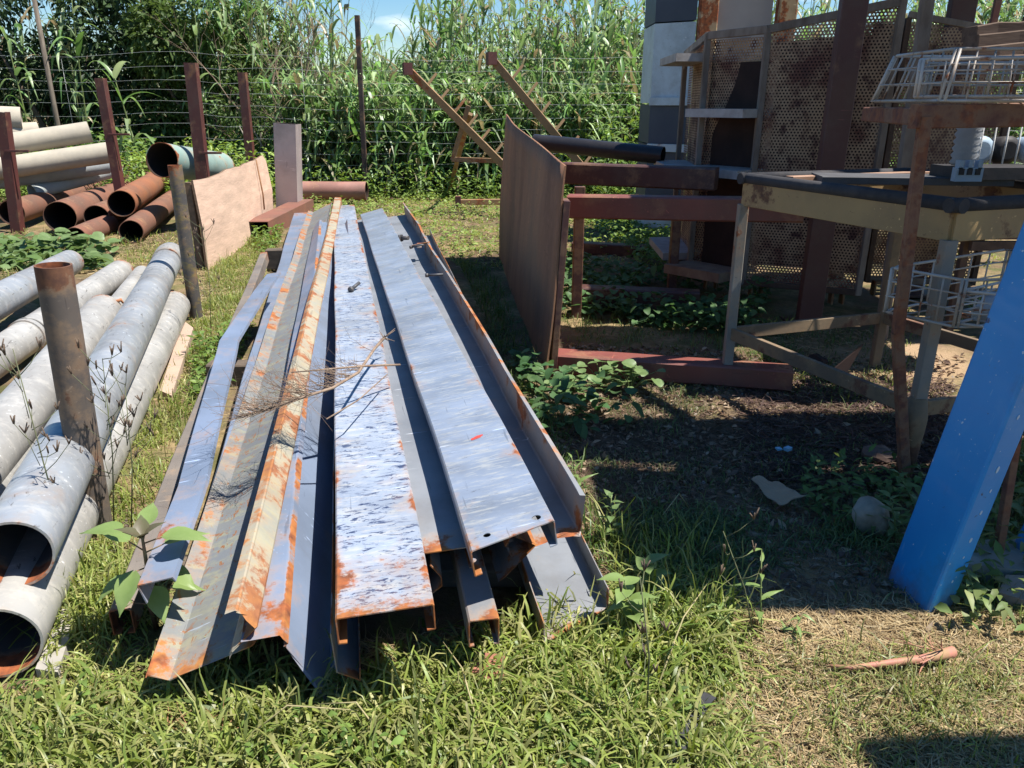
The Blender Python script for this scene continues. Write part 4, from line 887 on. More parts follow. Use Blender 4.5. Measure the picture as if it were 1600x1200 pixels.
sx = SUNDIR.x / SUNDIR.z * RZ; sy = SUNDIR.y / SUNDIR.z * RZ            # where a sheet must hang for its shade to fall as seen
def shade_roof(x0, x1, y0, y1, lab, dz=0): roof(x0 + sx, x1 + sx, y0 + sy, y1 + sy, RZ + .05 + dz, lab)
shade_roof(.30, 2.05, 1.66, 2.55, 'corrugated roof sheet over the near edge of the bare soil'); shade_roof(.13, 2.05, 2.57, 3.06, 'corrugated roof sheet over the bare soil patch', .02)
shade_roof(.30, 1.25, 3.62, 4.4, 'corrugated roof sheet over the red ground beam', .02); shade_roof(1.27, 2.6, 4.05, 4.42, 'narrow corrugated roof sheet before the cages', .04)
shade_roof(.45, 2.6, 4.44, 6.0, 'corrugated roof sheet over the cages'); shade_roof(.6, 2.0, 6.02, 7.3, 'corrugated roof sheet over the far end of the beams', .02)
shade_roof(2.25, 3.3, 2.2, 3.2, 'corrugated roof sheet over the sink stand'); shade_roof(2.7, 3.6, 3.9, 5.6, 'corrugated roof sheet over the far cage', .03)
shade_roof(.72, 2.3, .5, 1.24, 'added unseen sheet nearest the camera, casting shade on the dry grass')  # added out-of-view sheet, only there to shade the lower right
for y, x0, x1 in ((2.9 + sy, .2 + sx, 3.9 + sx), (4.2 + sy, .2 + sx, 4.2 + sx), (6.4 + sy, .4 + sx, 4.2 + sx)):
    tag(MB().bar((x0, y, RZ - .06), (x1, y, RZ - .06), .06, .1).build('roof_purlin', COLM, loc=(x0, y, RZ)), {2.9: 'steel purlin above the near roof sheets', 4.2: 'steel purlin above the sink stand and first cage', 6.4: 'steel purlin at the back of the open shed'}[round(y - sy, 1)], 'purlin', 'purlins of the open shed')
# pale leaning strip post at the top right and slim rod beyond
b = D(1441, 150, 4.1); tt = D(1450, -40, 4.1); b.z = 0
tag(MB().bar(b, tt + Vector((0, 0, .4)), .06, .04, (0, 1, 0), segs=6).build('pale_post', FRAMEP, loc=b), 'pale flaking flat post between the two maroon columns', 'post')
b = D(1540, 60, 6.4); b.z = 0; tag(MB().bar(b, Vector((b.x + .05, 6.4, 2.6)), .05, .03, (0, 1, 0)).build('slim_post', STAKE, loc=b), 'slim brown post far right against the reeds', 'post')

# ================================================================ SINK STAND
PAINTY = steel('ochre_apron', (.42, .28, .12), (.31, .205, .10), rust=.60, rough=.65, edge=.35, rust_cols=((.16, .08, .04), (.09, .045, .03)))
DULLG = steel('dull_greenish_leg', (.24, .17, .10), (.15, .10, .065), rust=.57, rough=.8, edge=.3, rust_cols=((.17, .08, .045), (.1, .045, .03)))
PALEL = steel('pale_leg', (.26, .25, .23), (.20, .18, .15), rust=.60, rough=.6, edge=.3)
RIM = plain('black_rim', (.035, .035, .04), (.06, .055, .055), 20, .85)
Lc = G(1133, 601); Nc = G(1412, 742); Bc = G(1366, 572); Rc = Nc + (Bc - Lc) * 1.0; TZ = .97
t = empty('sink_stand', Lc, label='open steel stand with an ochre apron, black rim and a low frame of rails', cat='stand')
corners = [Lc, Nc, Rc, Bc]; cen = sum(corners, Vector()) / 4; lm = [PALEL, PALEL, DULLG, DULLG]
for c, m_ in zip(corners, lm): MB().bar(c - Vector((0, 0, .01)), Vector((c.x, c.y, TZ - .13)), .042, .042, (0, 1, 0), segs=4).build('leg', m_, t)
# black spigot legs' lower sleeves
for i in range(4):
    p, q = corners[i], corners[(i + 1) % 4]
    MB().bar(Vector((p.x, p.y, TZ - .085)), Vector((q.x, q.y, TZ - .085)), .025, .10, segs=6).build('apron', PAINTY, t)
    MB().tube([Vector((p.x, p.y, TZ - .02)) + (p - q).normalized() * .03, Vector((q.x, q.y, TZ - .02)) + (q - p).normalized() * .03], .024, 10).build('rim', RIM, t)
    MB().bar(Vector((p.x, p.y, .255)), Vector((q.x, q.y, .255)), .022, .055, segs=4).build('lower_rail', DULLG, t)
MB().tube([Vector((Nc.x, Nc.y, .0)), Vector((Nc.x, Nc.y, .22)), Vector((Nc.x, Nc.y, .30))], [.028, .042, .028], 10).build('leg_collar', DULLG, t)
mid = [Lc.lerp(Nc, .12), Bc.lerp(Rc, .12)]; MB().bar(Vector((mid[0].x + .1, mid[0].y, TZ - .012)), Vector((mid[1].x, mid[1].y, TZ - .012)), .05, .02).build('sun_sliver', plain('sunlit_strip', (.36, .22, .15), (.25, .15, .1), 9), t)  # added bar; a sliver of sun on the rim put into its colour
PW = plain('white_plastic', (.50, .52, .54), (.40, .41, .43), 10, .5); PBL = plain('pale_blue_plastic', (.30, .38, .46), (.25, .32, .40), 10, .5); PBK = plain('black_plastic', (.02, .02, .022), (.035, .03, .03), 12, .6)
# things standing on the stand
q = Lc.lerp(Rc, .46); q.z = TZ - .03
tag(MB().bar(q + Vector((-.3, .2, .02)), q + Vector((.42, .1, .02)), .20, .03).build('board_strip', plain('grey_board', (.09, .09, .095), (.06, .06, .065), 8), loc=q), 'grey board laid across the stand behind the black rim', 'board')
q = D(1512, 268, 2.95); t = empty('clip_rack', q, label='pale blue plastic clip with three black slots on the stand', cat='clip')
mb = MB(); mb.box(q + Vector((0, 0, -.01)), .10, .03, .05); [mb.box(q + Vector((-.035 + .035 * k, 0, .025)), .016, .03, .03) for k in range(3)]; mb.build('clip_body', PBL, t)
for k in range(3): MB().box(q + Vector((-.032 + .03 * k, -.017, .0)), .018, .006, .022).build('slot', PBK, t)
q = D(1506, 250, 3.15); tag(MB().tube([q + Vector((0, 0, z)) for z in np.linspace(-.02, .20, 18)], [.045 + (.006 if k % 2 else -.004) for k in range(18)], 16).build('stacked_cups', plain('dull_plastic', (.30, .31, .33), (.22, .23, .25), 10, .5), loc=q), 'small stack of ribbed white plastic cups on the stand', 'cups')
q = D(1565, 232, 3.3); t = empty('wire_crate', q, label='small white wire crate holding rounded blue-grey parts on the stand', cat='crate')
mb = MB()
for x in np.linspace(-.14, .22, 8): mb.tube([q + Vector((x, 0, -.09)), q + Vector((x, 0, .09))], .0035, 6)
for z in (-.09, .09): mb.tube([q + Vector((-.14, 0, z)), q + Vector((.22, 0, z)), q + Vector((.22, .2, z)), q + Vector((-.14, .2, z)), q + Vector((-.14, 0, z))], .005, 6)
mb.build('wire', plain('white_wire', (.62, .62, .60), (.45, .42, .38), 20, .5), t)
for k in range(3): mb = MB(); c = q + Vector((-.06 + .11 * k, .09, -.01)); mb.tube([c + Vector((0, -.06, 0)), c + Vector((0, -.045, 0)), c + Vector((0, .05, 0))], [.035, .058, .05], 18); mb.build('round_part', [PBL, PBK, PBL][k], t)
q = D(1545, 268, 3.2); tag(MB().box(q, .36, .22, .045, .05).build('black_tray', PBK, loc=q), 'flat black tray under the wire crate', 'tray')
q = D(1640, 95, 3.6); t = empty('scrap_wood', q, label='weathered brown timber heap above the wire basket at the right edge', cat='timber')
for k in range(4): MB().bar(q + Vector((-.35 + .05 * k, .1 * k, -.02 + .05 * k)), q + Vector((.5, .1 * k, .03 + .06 * k)), .13, .06, segs=8, jit=.006).build('timber', plain('grey_timber', (.17, .12, .09), (.09, .06, .045), 7, .9, (.4, 3, 3)), t)
# low brown bench far right
q = D(1500, 360, 4.4); t = empty('low_bench', (q.x, q.y, 0), label='low brown slatted bench in the shade behind the stand', cat='bench')
for (dx, dy) in ((-.1, -.25), (.75, -.25), (-.1, .35), (.75, .35)): MB().bar((q.x + dx, q.y + dy, 0), (q.x + dx, q.y + dy, q.z), .04, .04, (0, 1, 0)).build('leg', DULLF, t)
for k in range(5): MB().box(Vector((q.x + .33, q.y - .28 + .16 * k, q.z + .02)), 1.0, .13, .03).build('slat', plain('bench_slat', (.17, .10, .075), (.10, .06, .045), 7), t)
MB().bar((q.x - .12, q.y - .33, q.z - .03), (q.x + .8, q.y - .33, q.z - .03), .03, .05).build('rail', DULLF, t)
MB().bar((q.x - .12, q.y - .33, .18), (q.x + .8, q.y - .33, .18), .03, .05).build('rail', DULLF, t)

# ================================================================ RUSTY RACK WITH WIRE BASKETS
RACK = steel('deep_rust_rack', (.17, .065, .045), (.11, .045, .035), rust=.50, rough=.8, edge=.3, rust_cols=((.22, .08, .035), (.10, .04, .03)))
f = G(1416, 748); ry = f.y; f = Vector((f.x, ry, 0)); topz = D(1436, 182, ry + .02).z; tx = D(1440, 182, ry + .02).x
t = empty('basket_rack', f, label='deeply rusted rack upright with a top bar in front of the stand', cat='rack')
k1 = D(1402, 520, ry); MB().bar(f - Vector((0, 0, .02)), k1, .033, .03, (0, 1, 0), segs=4, jit=.001).build('upright', RACK, t); MB().bar(k1, Vector((tx, ry, topz)), .033, .03, (0, 1, 0), segs=6, jit=.001).build('upright', RACK, t)
MB().bar(Vector((tx - .03, ry + .01, topz)), Vector((tx + .75, ry + .10, topz + .01)), .045, .07, segs=6).build('top_bar', RACK, t)
MB().bar(Vector((tx - .01, ry + .03, topz)), Vector((tx + .1, ry + .62, topz)), .045, .05, segs=4).build('top_bar', RACK, t)
MB().bar(Vector((tx + .78, ry + .1, 0)), Vector((tx + .80, ry + .1, topz)), .042, .03, (0, 1, 0), segs=4).build('upright', RACK, t)
WIREW = steel('white_coated_wire', (.60, .57, .54), (.46, .41, .36), rust=.585, rough=.5, edge=.6)
def basket(name, lab, P, H, flare, nx_, ny_, r=.003, rim=.005, inner=None):
    """wire basket: P = 4 base corners, walls rise H and lean out by flare"""
    t = empty(name, P[0], label=lab, cat='wire basket', group='white wire baskets')
    c = sum(P, Vector()) / 4; T = [p + (p - c).normalized() * flare + Vector((0, 0, H)) for p in P]
    mb = MB()
    for q in (P, T):
        pts = []
        for i in range(4):
            a, b = q[i], q[(i + 1) % 4]; pts += [a.lerp(b, .06), a.lerp(b, .5), a.lerp(b, .94)]
        mb.tube(pts + pts[:1], rim, 8)
    mb.build('rim_wire', WIREW, t); mb = MB()
    for i in range(4):
        a, b, ta, tb = P[i], P[(i + 1) % 4], T[i], T[(i + 1) % 4]; n = nx_ if i % 2 == 0 else ny_
        for k in range(n + 1): s = .02 + .96 * k / n; mb.tube([a.lerp(b, s), ta.lerp(tb, s)], r if k not in (0, n) else rim, 6)
        for z in (.36, .7): mb.tube([a.lerp(ta, z), b.lerp(tb, z)], r, 6)
    for k in range(nx_ + 1): s = k / nx_; mb.tube([P[0].lerp(P[1], s), P[3].lerp(P[2], s)], r, 6)
    for k in range(4): s = k / 3; mb.tube([P[0].lerp(P[3], s), P[1].lerp(P[2], s)], r, 6)
    mb.build('side_wires', WIREW, t)
    return t
y0 = ry + .02; z0 = topz + .045
P = [D(1362, 153, y0 + .42), D(1470, 160, y0 - .02), D(1740, 150, y0 + .02), D(1640, 140, y0 + .5)]
for p in P: p.z = z0
basket('wire_basket', 'large rust-streaked white wire basket on top of the rack', P, .145, -.05, 6, 8)
P = [D(1428, 154, y0 + .05), D(1700, 152, y0 - .12), D(1720, 150, y0 + .2), D(1444, 148, y0 + .3)]
for p in P: p.z = z0 + .012
basket('wire_basket', 'smaller wire basket set in front of the large one on the rack', P, .105, .0, 7, 3)
zl = D(1400, 492, ry + .05).z
P = [D(1380, 488, ry + .1), D(1492, 510, ry - .1), D(1690, 505, ry - .06), D(1560, 470, ry + .45)]
for p in P: p.z = zl
basket('wire_basket', 'white wire basket hooked low on the rusty upright', P, .15, .0, 4, 6)
P = [D(1492, 512, ry - .09), D(1560, 515, ry - .15), D(1640, 512, ry - .1), D(1560, 500, ry + .05)]
for p in P: p.z = zl + .01
basket('wire_basket', 'small inner wire basket holding a pale plastic scrap, low on the rack', P, .105, .0, 2, 3)
q = G(1530, 492, zl + .02); tag(MB().tube([q, q + Vector((.05, .02, .03)), q + Vector((.10, 0, .01))], [.03, .045, .02], 12).build('plastic_scrap', PW, loc=q), 'crumpled pale plastic scrap in the low wire basket', 'plastic')

# ================================================================ BLUE POST
def blue_mat():
    m, N, bs = new_mat('blue_gloss'); co = obj_coord(m)
    c = node_mix(m, node_ramp(m, node_noise(m, co, 2.2, 4, (1, 1, .8)), .35, .7), (.006, .21, .55), (.015, .29, .66))
    c = node_mix(m, node_math(m, 'MULTIPLY', node_ramp(m, node_noise(m, co, 5, 7, (1, 1, 1.2), .7), .55, .75), .30), c, (.16, .36, .60))
    c = node_mix(m, node_ramp(m, node_noise(m, co, 34, 4), .70, .72), c, (.01, .04, .12))
    c = node_mix(m, node_math(m, 'MULTIPLY', node_ramp(m, node_noise(m, co, 60, 4, (1, 1, .07)), .64, .68), node_ramp(m, node_noise(m, co, 4, 3), .42, .55)), c, (.10, .33, .62))
    c = node_mix(m, node_ramp(m, node_noise(m, co, 70, 6), .69, .70), c, (.45, .58, .68))
    c = node_mix(m, node_math(m, 'MULTIPLY', node_ramp(m, node_noise(m, co, 2.6, 9, None, .75), .52, .68), .40), c, (.05, .09, .14))
    c = node_mix(m, node_ramp(m, node_noise(m, co, 9, 9, None, .75), .665, .68), c, (.16, .07, .035))
    sp = N.new('ShaderNodeSeparateXYZ'); L_(m, co, sp.inputs[0]); mud = node_math(m, 'ADD', node_math(m, 'MULTIPLY', sp.outputs['Z'], 4.0), node_math(m, 'MULTIPLY', node_noise(m, co, 18, 7), .55))
    c = node_mix(m, node_math(m, 'MULTIPLY', node_ramp(m, mud, .30, .52, (1, 1, 1, 1), (0, 0, 0, 1)), .75), c, (.14, .10, .07))
    L_(m, c, bs.inputs['Base Color']); bs.inputs['Roughness'].default_value = .42; bs.inputs['Coat Weight'].default_value = .1
    bump(m, bs, node_noise(m, co, 30, 4), .12, .003); return m
BLUE = blue_mat()
fl = G(1384, 902, .0); fr = G(1444, 968, .0); rr_ = G(1470, 958, .0)
T1, T2 = D(1600, 322, fl.y + .06), D(1640, 480, fr.y + .06)
# front face between two long edges, side face beyond
w_ = (fr - fl); w_.z = 0; axis = ((T1 - fl).normalized() + (D(1600, 600, fr.y) - fr).normalized()).normalized()
sd2 = (rr_ - fr); sd2 = sd2.normalized() * .10
xw = w_.normalized() * w_.length
print('BLUE width', w_.length, 'axis', axis)
base = [fl, fr, fr + sd2, fl + sd2]; L2 = 2.6
t = empty('blue_post', fl, label='glossy blue box post leaning to the right, nearest thing at the right edge', cat='post')
mb = MB(); prof = []
def rnd(ps, r=.010):
    out = []
    for i in range(4):
        p, a, b = ps[i], ps[i - 1], ps[(i + 1) % 4]
        out += [p + (a - p).normalized() * r, p + (a - p).normalized() * r * .3 + (b - p).normalized() * r * .3, p + (b - p).normalized() * r]
    return out
ring = rnd(base); n = len(ring); vs = []
for k in range(7): vs += [p + axis * (L2 * k / 6) - (Vector((0, 0, .02)) if k == 0 else Vector()) for p in ring]
fs = [tuple(reversed(range(n))), tuple(6 * n + i for i in range(n))]
for k in range(6):
    for i in range(n): j = (i + 1) % n; fs.append((k * n + i, k * n + j, (k + 1) * n + j, (k + 1) * n + i))
mb.add(vs, fs); mb.build('post_body', BLUE, t)
side_c = (fr + fr + sd2) / 2; sn = (fr - fl).normalized()
for k, s in enumerate((.10, .17, .22, .30, .36, .42, .56, .60, .66)):
    c = fr + sd2 * random.uniform(.35, .6) + axis * s + sn * .0005; mb = MB(); q0 = sd2.normalized(); wv = random.choice((.005, .003, .004)); hv = wv * random.uniform(1.2, 2.2)
    ring2 = [c + q0 * math.cos(a) * wv + axis * math.sin(a) * hv for a in np.linspace(0, 2 * math.pi, 11)[:-1]]
    mb.add([p + sn * .0012 for p in ring2] + [p - sn * .002 for p in ring2], [tuple(range(10))] + [(i, 10 + i, 10 + (i + 1) % 10, (i + 1) % 10) for i in range(10)])
    mb.build('paint_chip' if k not in (0,) else 'paint_chip', plain('paint_chip_pale', (.55, .66, .75), (.40, .52, .62), 30, .4), t)
p = G(1612, 880); t = empty('blue_post', p, label='second blue box post just entering at the right edge beside the thin rusty rod', cat='post')
MB().bar(p, p + Vector((.35, .05, 1.4)), .10, .08, (0, 1, 0)).build('post_body', BLUE, t)
a = G(1557, 880); b = D(1588, 680, a.y); tag(MB().bar(a, a + (b - a) * 1.0, .022, .022, (0, 1, 0), segs=4).build('rusty_rod', RACK, loc=a), 'thin rusty rod standing behind the blue post', 'rod')

# ================================================================ SMALL THINGS ON THE GROUND, RIGHT
def rubble(u, v, s, lab, mat, flat=.45, h=0.0, name='rubble_stone', cat='stone'):
    c = G(u, v, h); mb = MB(); n1, n2 = 9, 6; vs = []; sd_ = random.random() * 50
    for i in range(n2):
        th = math.pi * (i + .5) / n2
        for k in range(n1):
            ph = 2 * math.pi * k / n1; d = Vector((math.sin(th) * math.cos(ph), math.sin(th) * math.sin(ph), math.cos(th) * flat)); vs.append(c + Vector((0, 0, s * flat * .5)) + d * s * (1 + .35 * noise.noise(d * 2 + Vector((sd_, 0, 0)))))
    fs = [(i * n1 + k, (i + 1) * n1 + k, (i + 1) * n1 + (k + 1) % n1, i * n1 + (k + 1) % n1) for i in range(n2 - 1) for k in range(n1)] + [tuple(range(n1)), tuple(reversed(range((n2 - 1) * n1, n2 * n1)))]
    mb.add(vs, fs); return tag(mb.build(name, mat, loc=c), lab, cat)
STONE = plain('stone', (.36, .33, .29), (.24, .21, .18), 9, .95)
slab('concrete_slab', 'broken concrete slab behind the blue post at the right edge', 'slab', [(1500, 880), (1640, 895), (1640, 835), (1520, 845)], .04, .06, CONC)
slab('brick_slab', 'pink brick slab near the right edge beside the blue post', 'slab', [(1560, 925), (1640, 950), (1640, 900), (1572, 898)], .035, .05, SLAB)
rubble(1370, 715, .06, 'brown stone in the weeds behind the rack upright', plain('brown_stone', (.16, .10, .075), (.10, .065, .05), 8), .5)
rubble(1585, 925, .035, 'small stone on the pink slab', STONE, .6)
c = G(1366, 806, .05); t = empty('plastic_bowl', c, label='pale dented plastic bowl lying tilted in the weeds left of the blue post', cat='bowl')
mb = MB(); rr = [.0, .028, .048, .058, .062]; hh = [.035, .032, .022, .006, -.02]; tl = Matrix.Rotation(.9, 3, 'X') @ Matrix.Rotation(.4, 3, 'Y'); vs = []
for r_, h_ in zip(rr, hh):
    for k in range(20): a = k * math.pi / 10; q_ = Vector((max(r_, .001) * math.cos(a), max(r_, .001) * math.sin(a) * (1 + .06 * math.sin(3 * a)), h_)); vs.append(c + tl @ (q_ * (1 + .30 * noise.noise(q_ * 22 + Vector((2, 1, 0))))))
mb.add(vs, [(i * 20 + k, i * 20 + (k + 1) % 20, (i + 1) * 20 + (k + 1) % 20, (i + 1) * 20 + k) for i in range(4) for k in range(20)], smooth=True); mb.build('shell', plain('bowl_plastic', (.34, .29, .22), (.13, .11, .08), 9, .5), t)
CARD = plain('cardboard', (.40, .29, .19), (.30, .21, .14), 10, .9)
P = [G(u, v, h) for u, v, h in ((1172, 750, .03), (1218, 790, .01), (1262, 778, .05), (1212, 745, .06))]; mid_ = (P[0] + P[2]) / 2 + Vector((0, 0, .02))
mb = MB(); nn_ = 9; vs = []
for sd_ in (0, 1):
    for a_ in range(nn_):
        for b_ in range(nn_):
            p_ = P[0].lerp(P[1], a_ / 8).lerp(P[3].lerp(P[2], a_ / 8), b_ / 8); vs.append(p_ + Vector((.006, .012, .028)) * noise.noise(p_ * 16) + (p_ - mid_) * .12 * noise.noise(p_ * 30) - Vector((0, 0, .003 * sd_)))
q_ = nn_ * nn_; fs = []
for a_ in range(8):
    for b_ in range(8): k = a_ * nn_ + b_; fs += [(k, k + 1, k + nn_ + 1, k + nn_), (q_ + k + nn_, q_ + k + nn_ + 1, q_ + k + 1, q_ + k)]
mb.add(vs, fs)
tag(mb.build('cardboard_piece', CARD, loc=P[0]), 'crumpled cardboard piece on the shaded soil', 'cardboard')
q = G(1231, 701, .012); tag(MB().box(q, .028, .02, .012, .6).box(q + Vector((-.035, .0, 0)), .02, .02, .006, .2).build('blue_scrap', plain('blue_scrap', (.15, .42, .60), (.3, .5, .6), 20, .4), loc=q), 'tiny bright blue plastic scrap on the shaded soil', 'plastic')
for (u, v, lab) in ((1275, 568, 'dark scrap lump on the tan patch under the stand'),): rubble(u, v, .06, lab, DARKIN, .5, 0, 'scrap_lump', 'scrap')
p = G(1310, 590); mb = MB(); mb.add([p + Vector(q) for q in ((-.07, 0, 0), (.03, 0, 0), (.11, .03, .16), (-.07, .012, 0), (.03, .012, 0), (.11, .038, .16))], [(0, 1, 2), (5, 4, 3), (0, 3, 4, 1), (1, 4, 5, 2), (2, 5, 3, 0)])
tag(mb.build('metal_spike', DARKIN, loc=p), 'dark pointed metal offcut sticking up under the stand', 'offcut')
# fleshy pink stalk lying in the foreground
PINK = plain('pink_stalk', (.42, .17, .13), (.30, .20, .10), 16, .6, (3, 1, 1)); pts = [G(1290, 1040, .035), G(1335, 1043, .04), G(1395, 1035, .05), G(1440, 1030, .05), G(1490, 1018, .06)]
t = empty('pulled_stalk', pts[0], label='pulled pinkish weed stalk lying in the dry grass at the lower right', cat='stalk'); MB().tube(pts, [.003, .006, .008, .010, .013], 9).build('stalk', PINK, t)
mb = MB(); [branchy(mb, pts[3].lerp(pts[4], random.random()), (random.uniform(-1, .2), random.uniform(-.6, .6), random.uniform(-.3, .3)), random.uniform(.04, .10), .003, 1, .6, 2, 4) for _ in range(9)]; mb.build('roots', PINK, t)
# torn black belt in the grass
t = empty('black_strap', G(1060, 1140), label='torn black rubber strap lying in the dry grass at the bottom', cat='strap'); mb = MB()
for (a, b) in (((1040, 1215), (1078, 1128)), ((1082, 1122), (1108, 1085))): mb.bar(G(*a, .040), G(*b, .048), .030, .004, segs=6, jit=.002)
mb.build('strap', plain('rubber', (.03, .03, .033), (.05, .05, .055), 20, .6), t)
p = G(300, 1135, .04); t = empty('dry_root', p, label='curly dry root lying in the grass at the lower left', cat='root'); mb = MB(); rp = [G(232, 1118, .05), G(262, 1135, .04), G(300, 1150, .05), G(345, 1148, .04), G(385, 1132, .04)]
mb.tube(rp, [.0015, .003, .005, .004, .003], 6)
for _ in range(16): branchy(mb, rp[random.choice((1, 2, 2, 3))], (random.uniform(-1, .6), random.uniform(-.5, 1), random.uniform(0, .6)), random.uniform(.03, .06), .0016, 1, .7, 2, 4)
mb.build('root', plain('root_brown', (.36, .19, .10), (.24, .13, .07), 20, .9), t)
# ================================================================ VEGETATION ON THE GROUND
PILE = [tuple(G(u, v)[:2]) for u, v in ((250, 960), (960, 960), (720, 420), (640, 345), (450, 345), (380, 560))]
PIPES = [tuple(G(u, v)[:2]) for u, v in ((-200, 1120), (50, 1080), (150, 830), (300, 520), (275, 420), (90, 420), (-200, 560))]
def blades(n, poly, L, W, cols, droop=(.3, 1.0), lean=.5, avoid=(), clump=0, segs=4, z=0.0, tip=None, prof='blade', fold=0, thr=None):
    P = scatter_poly(poly, n)
    if clump:
        cN = max(1, n // clump); C0 = scatter_poly(poly, cN); P = C0[RNG.integers(0, cN, n)] + RNG.normal(0, .022, (n, 2)) * (1 + RNG.random((n, 1)) * 1.5)
    if avoid: P = P[~in_any(P, avoid)]
    if thr is not None: P = P[vnoise(P, thr[0], thr[2]) > thr[1]]
    n = len(P); a = RNG.uniform(0, 6.283, n); ln = np.abs(RNG.normal(0, lean, n)) + .08
    d = np.column_stack([np.cos(a) * ln, np.sin(a) * ln, np.ones(n)])
    c = pcol(n, cols, .32); tc = None; hf = .65 + 1.0 * np.clip(vnoise(P, 3.1, 12) + .35, 0, 1)
    if tip is not None: tc = c * .5 + np.array(tip) * .5
    return ribbons(on(P, z), d, RNG.uniform(L[0], L[1], n) * hf, RNG.uniform(W[0], W[1], n), RNG.uniform(*droop, n), segs, c, prof, fold, RNG.uniform(-.6, .6, n), tc, .015)
GC = [(.17, .23, .045), (.25, .30, .07), (.11, .17, .035), (.34, .33, .13)]
GD = [(.17, .18, .07), (.26, .21, .10), (.13, .15, .05)]
ST = [(.42, .32, .17), (.32, .23, .12), (.24, .17, .09), (.38, .31, .19)]
def px(*pts): return gp(pts)
av = (PILE, PIPES)
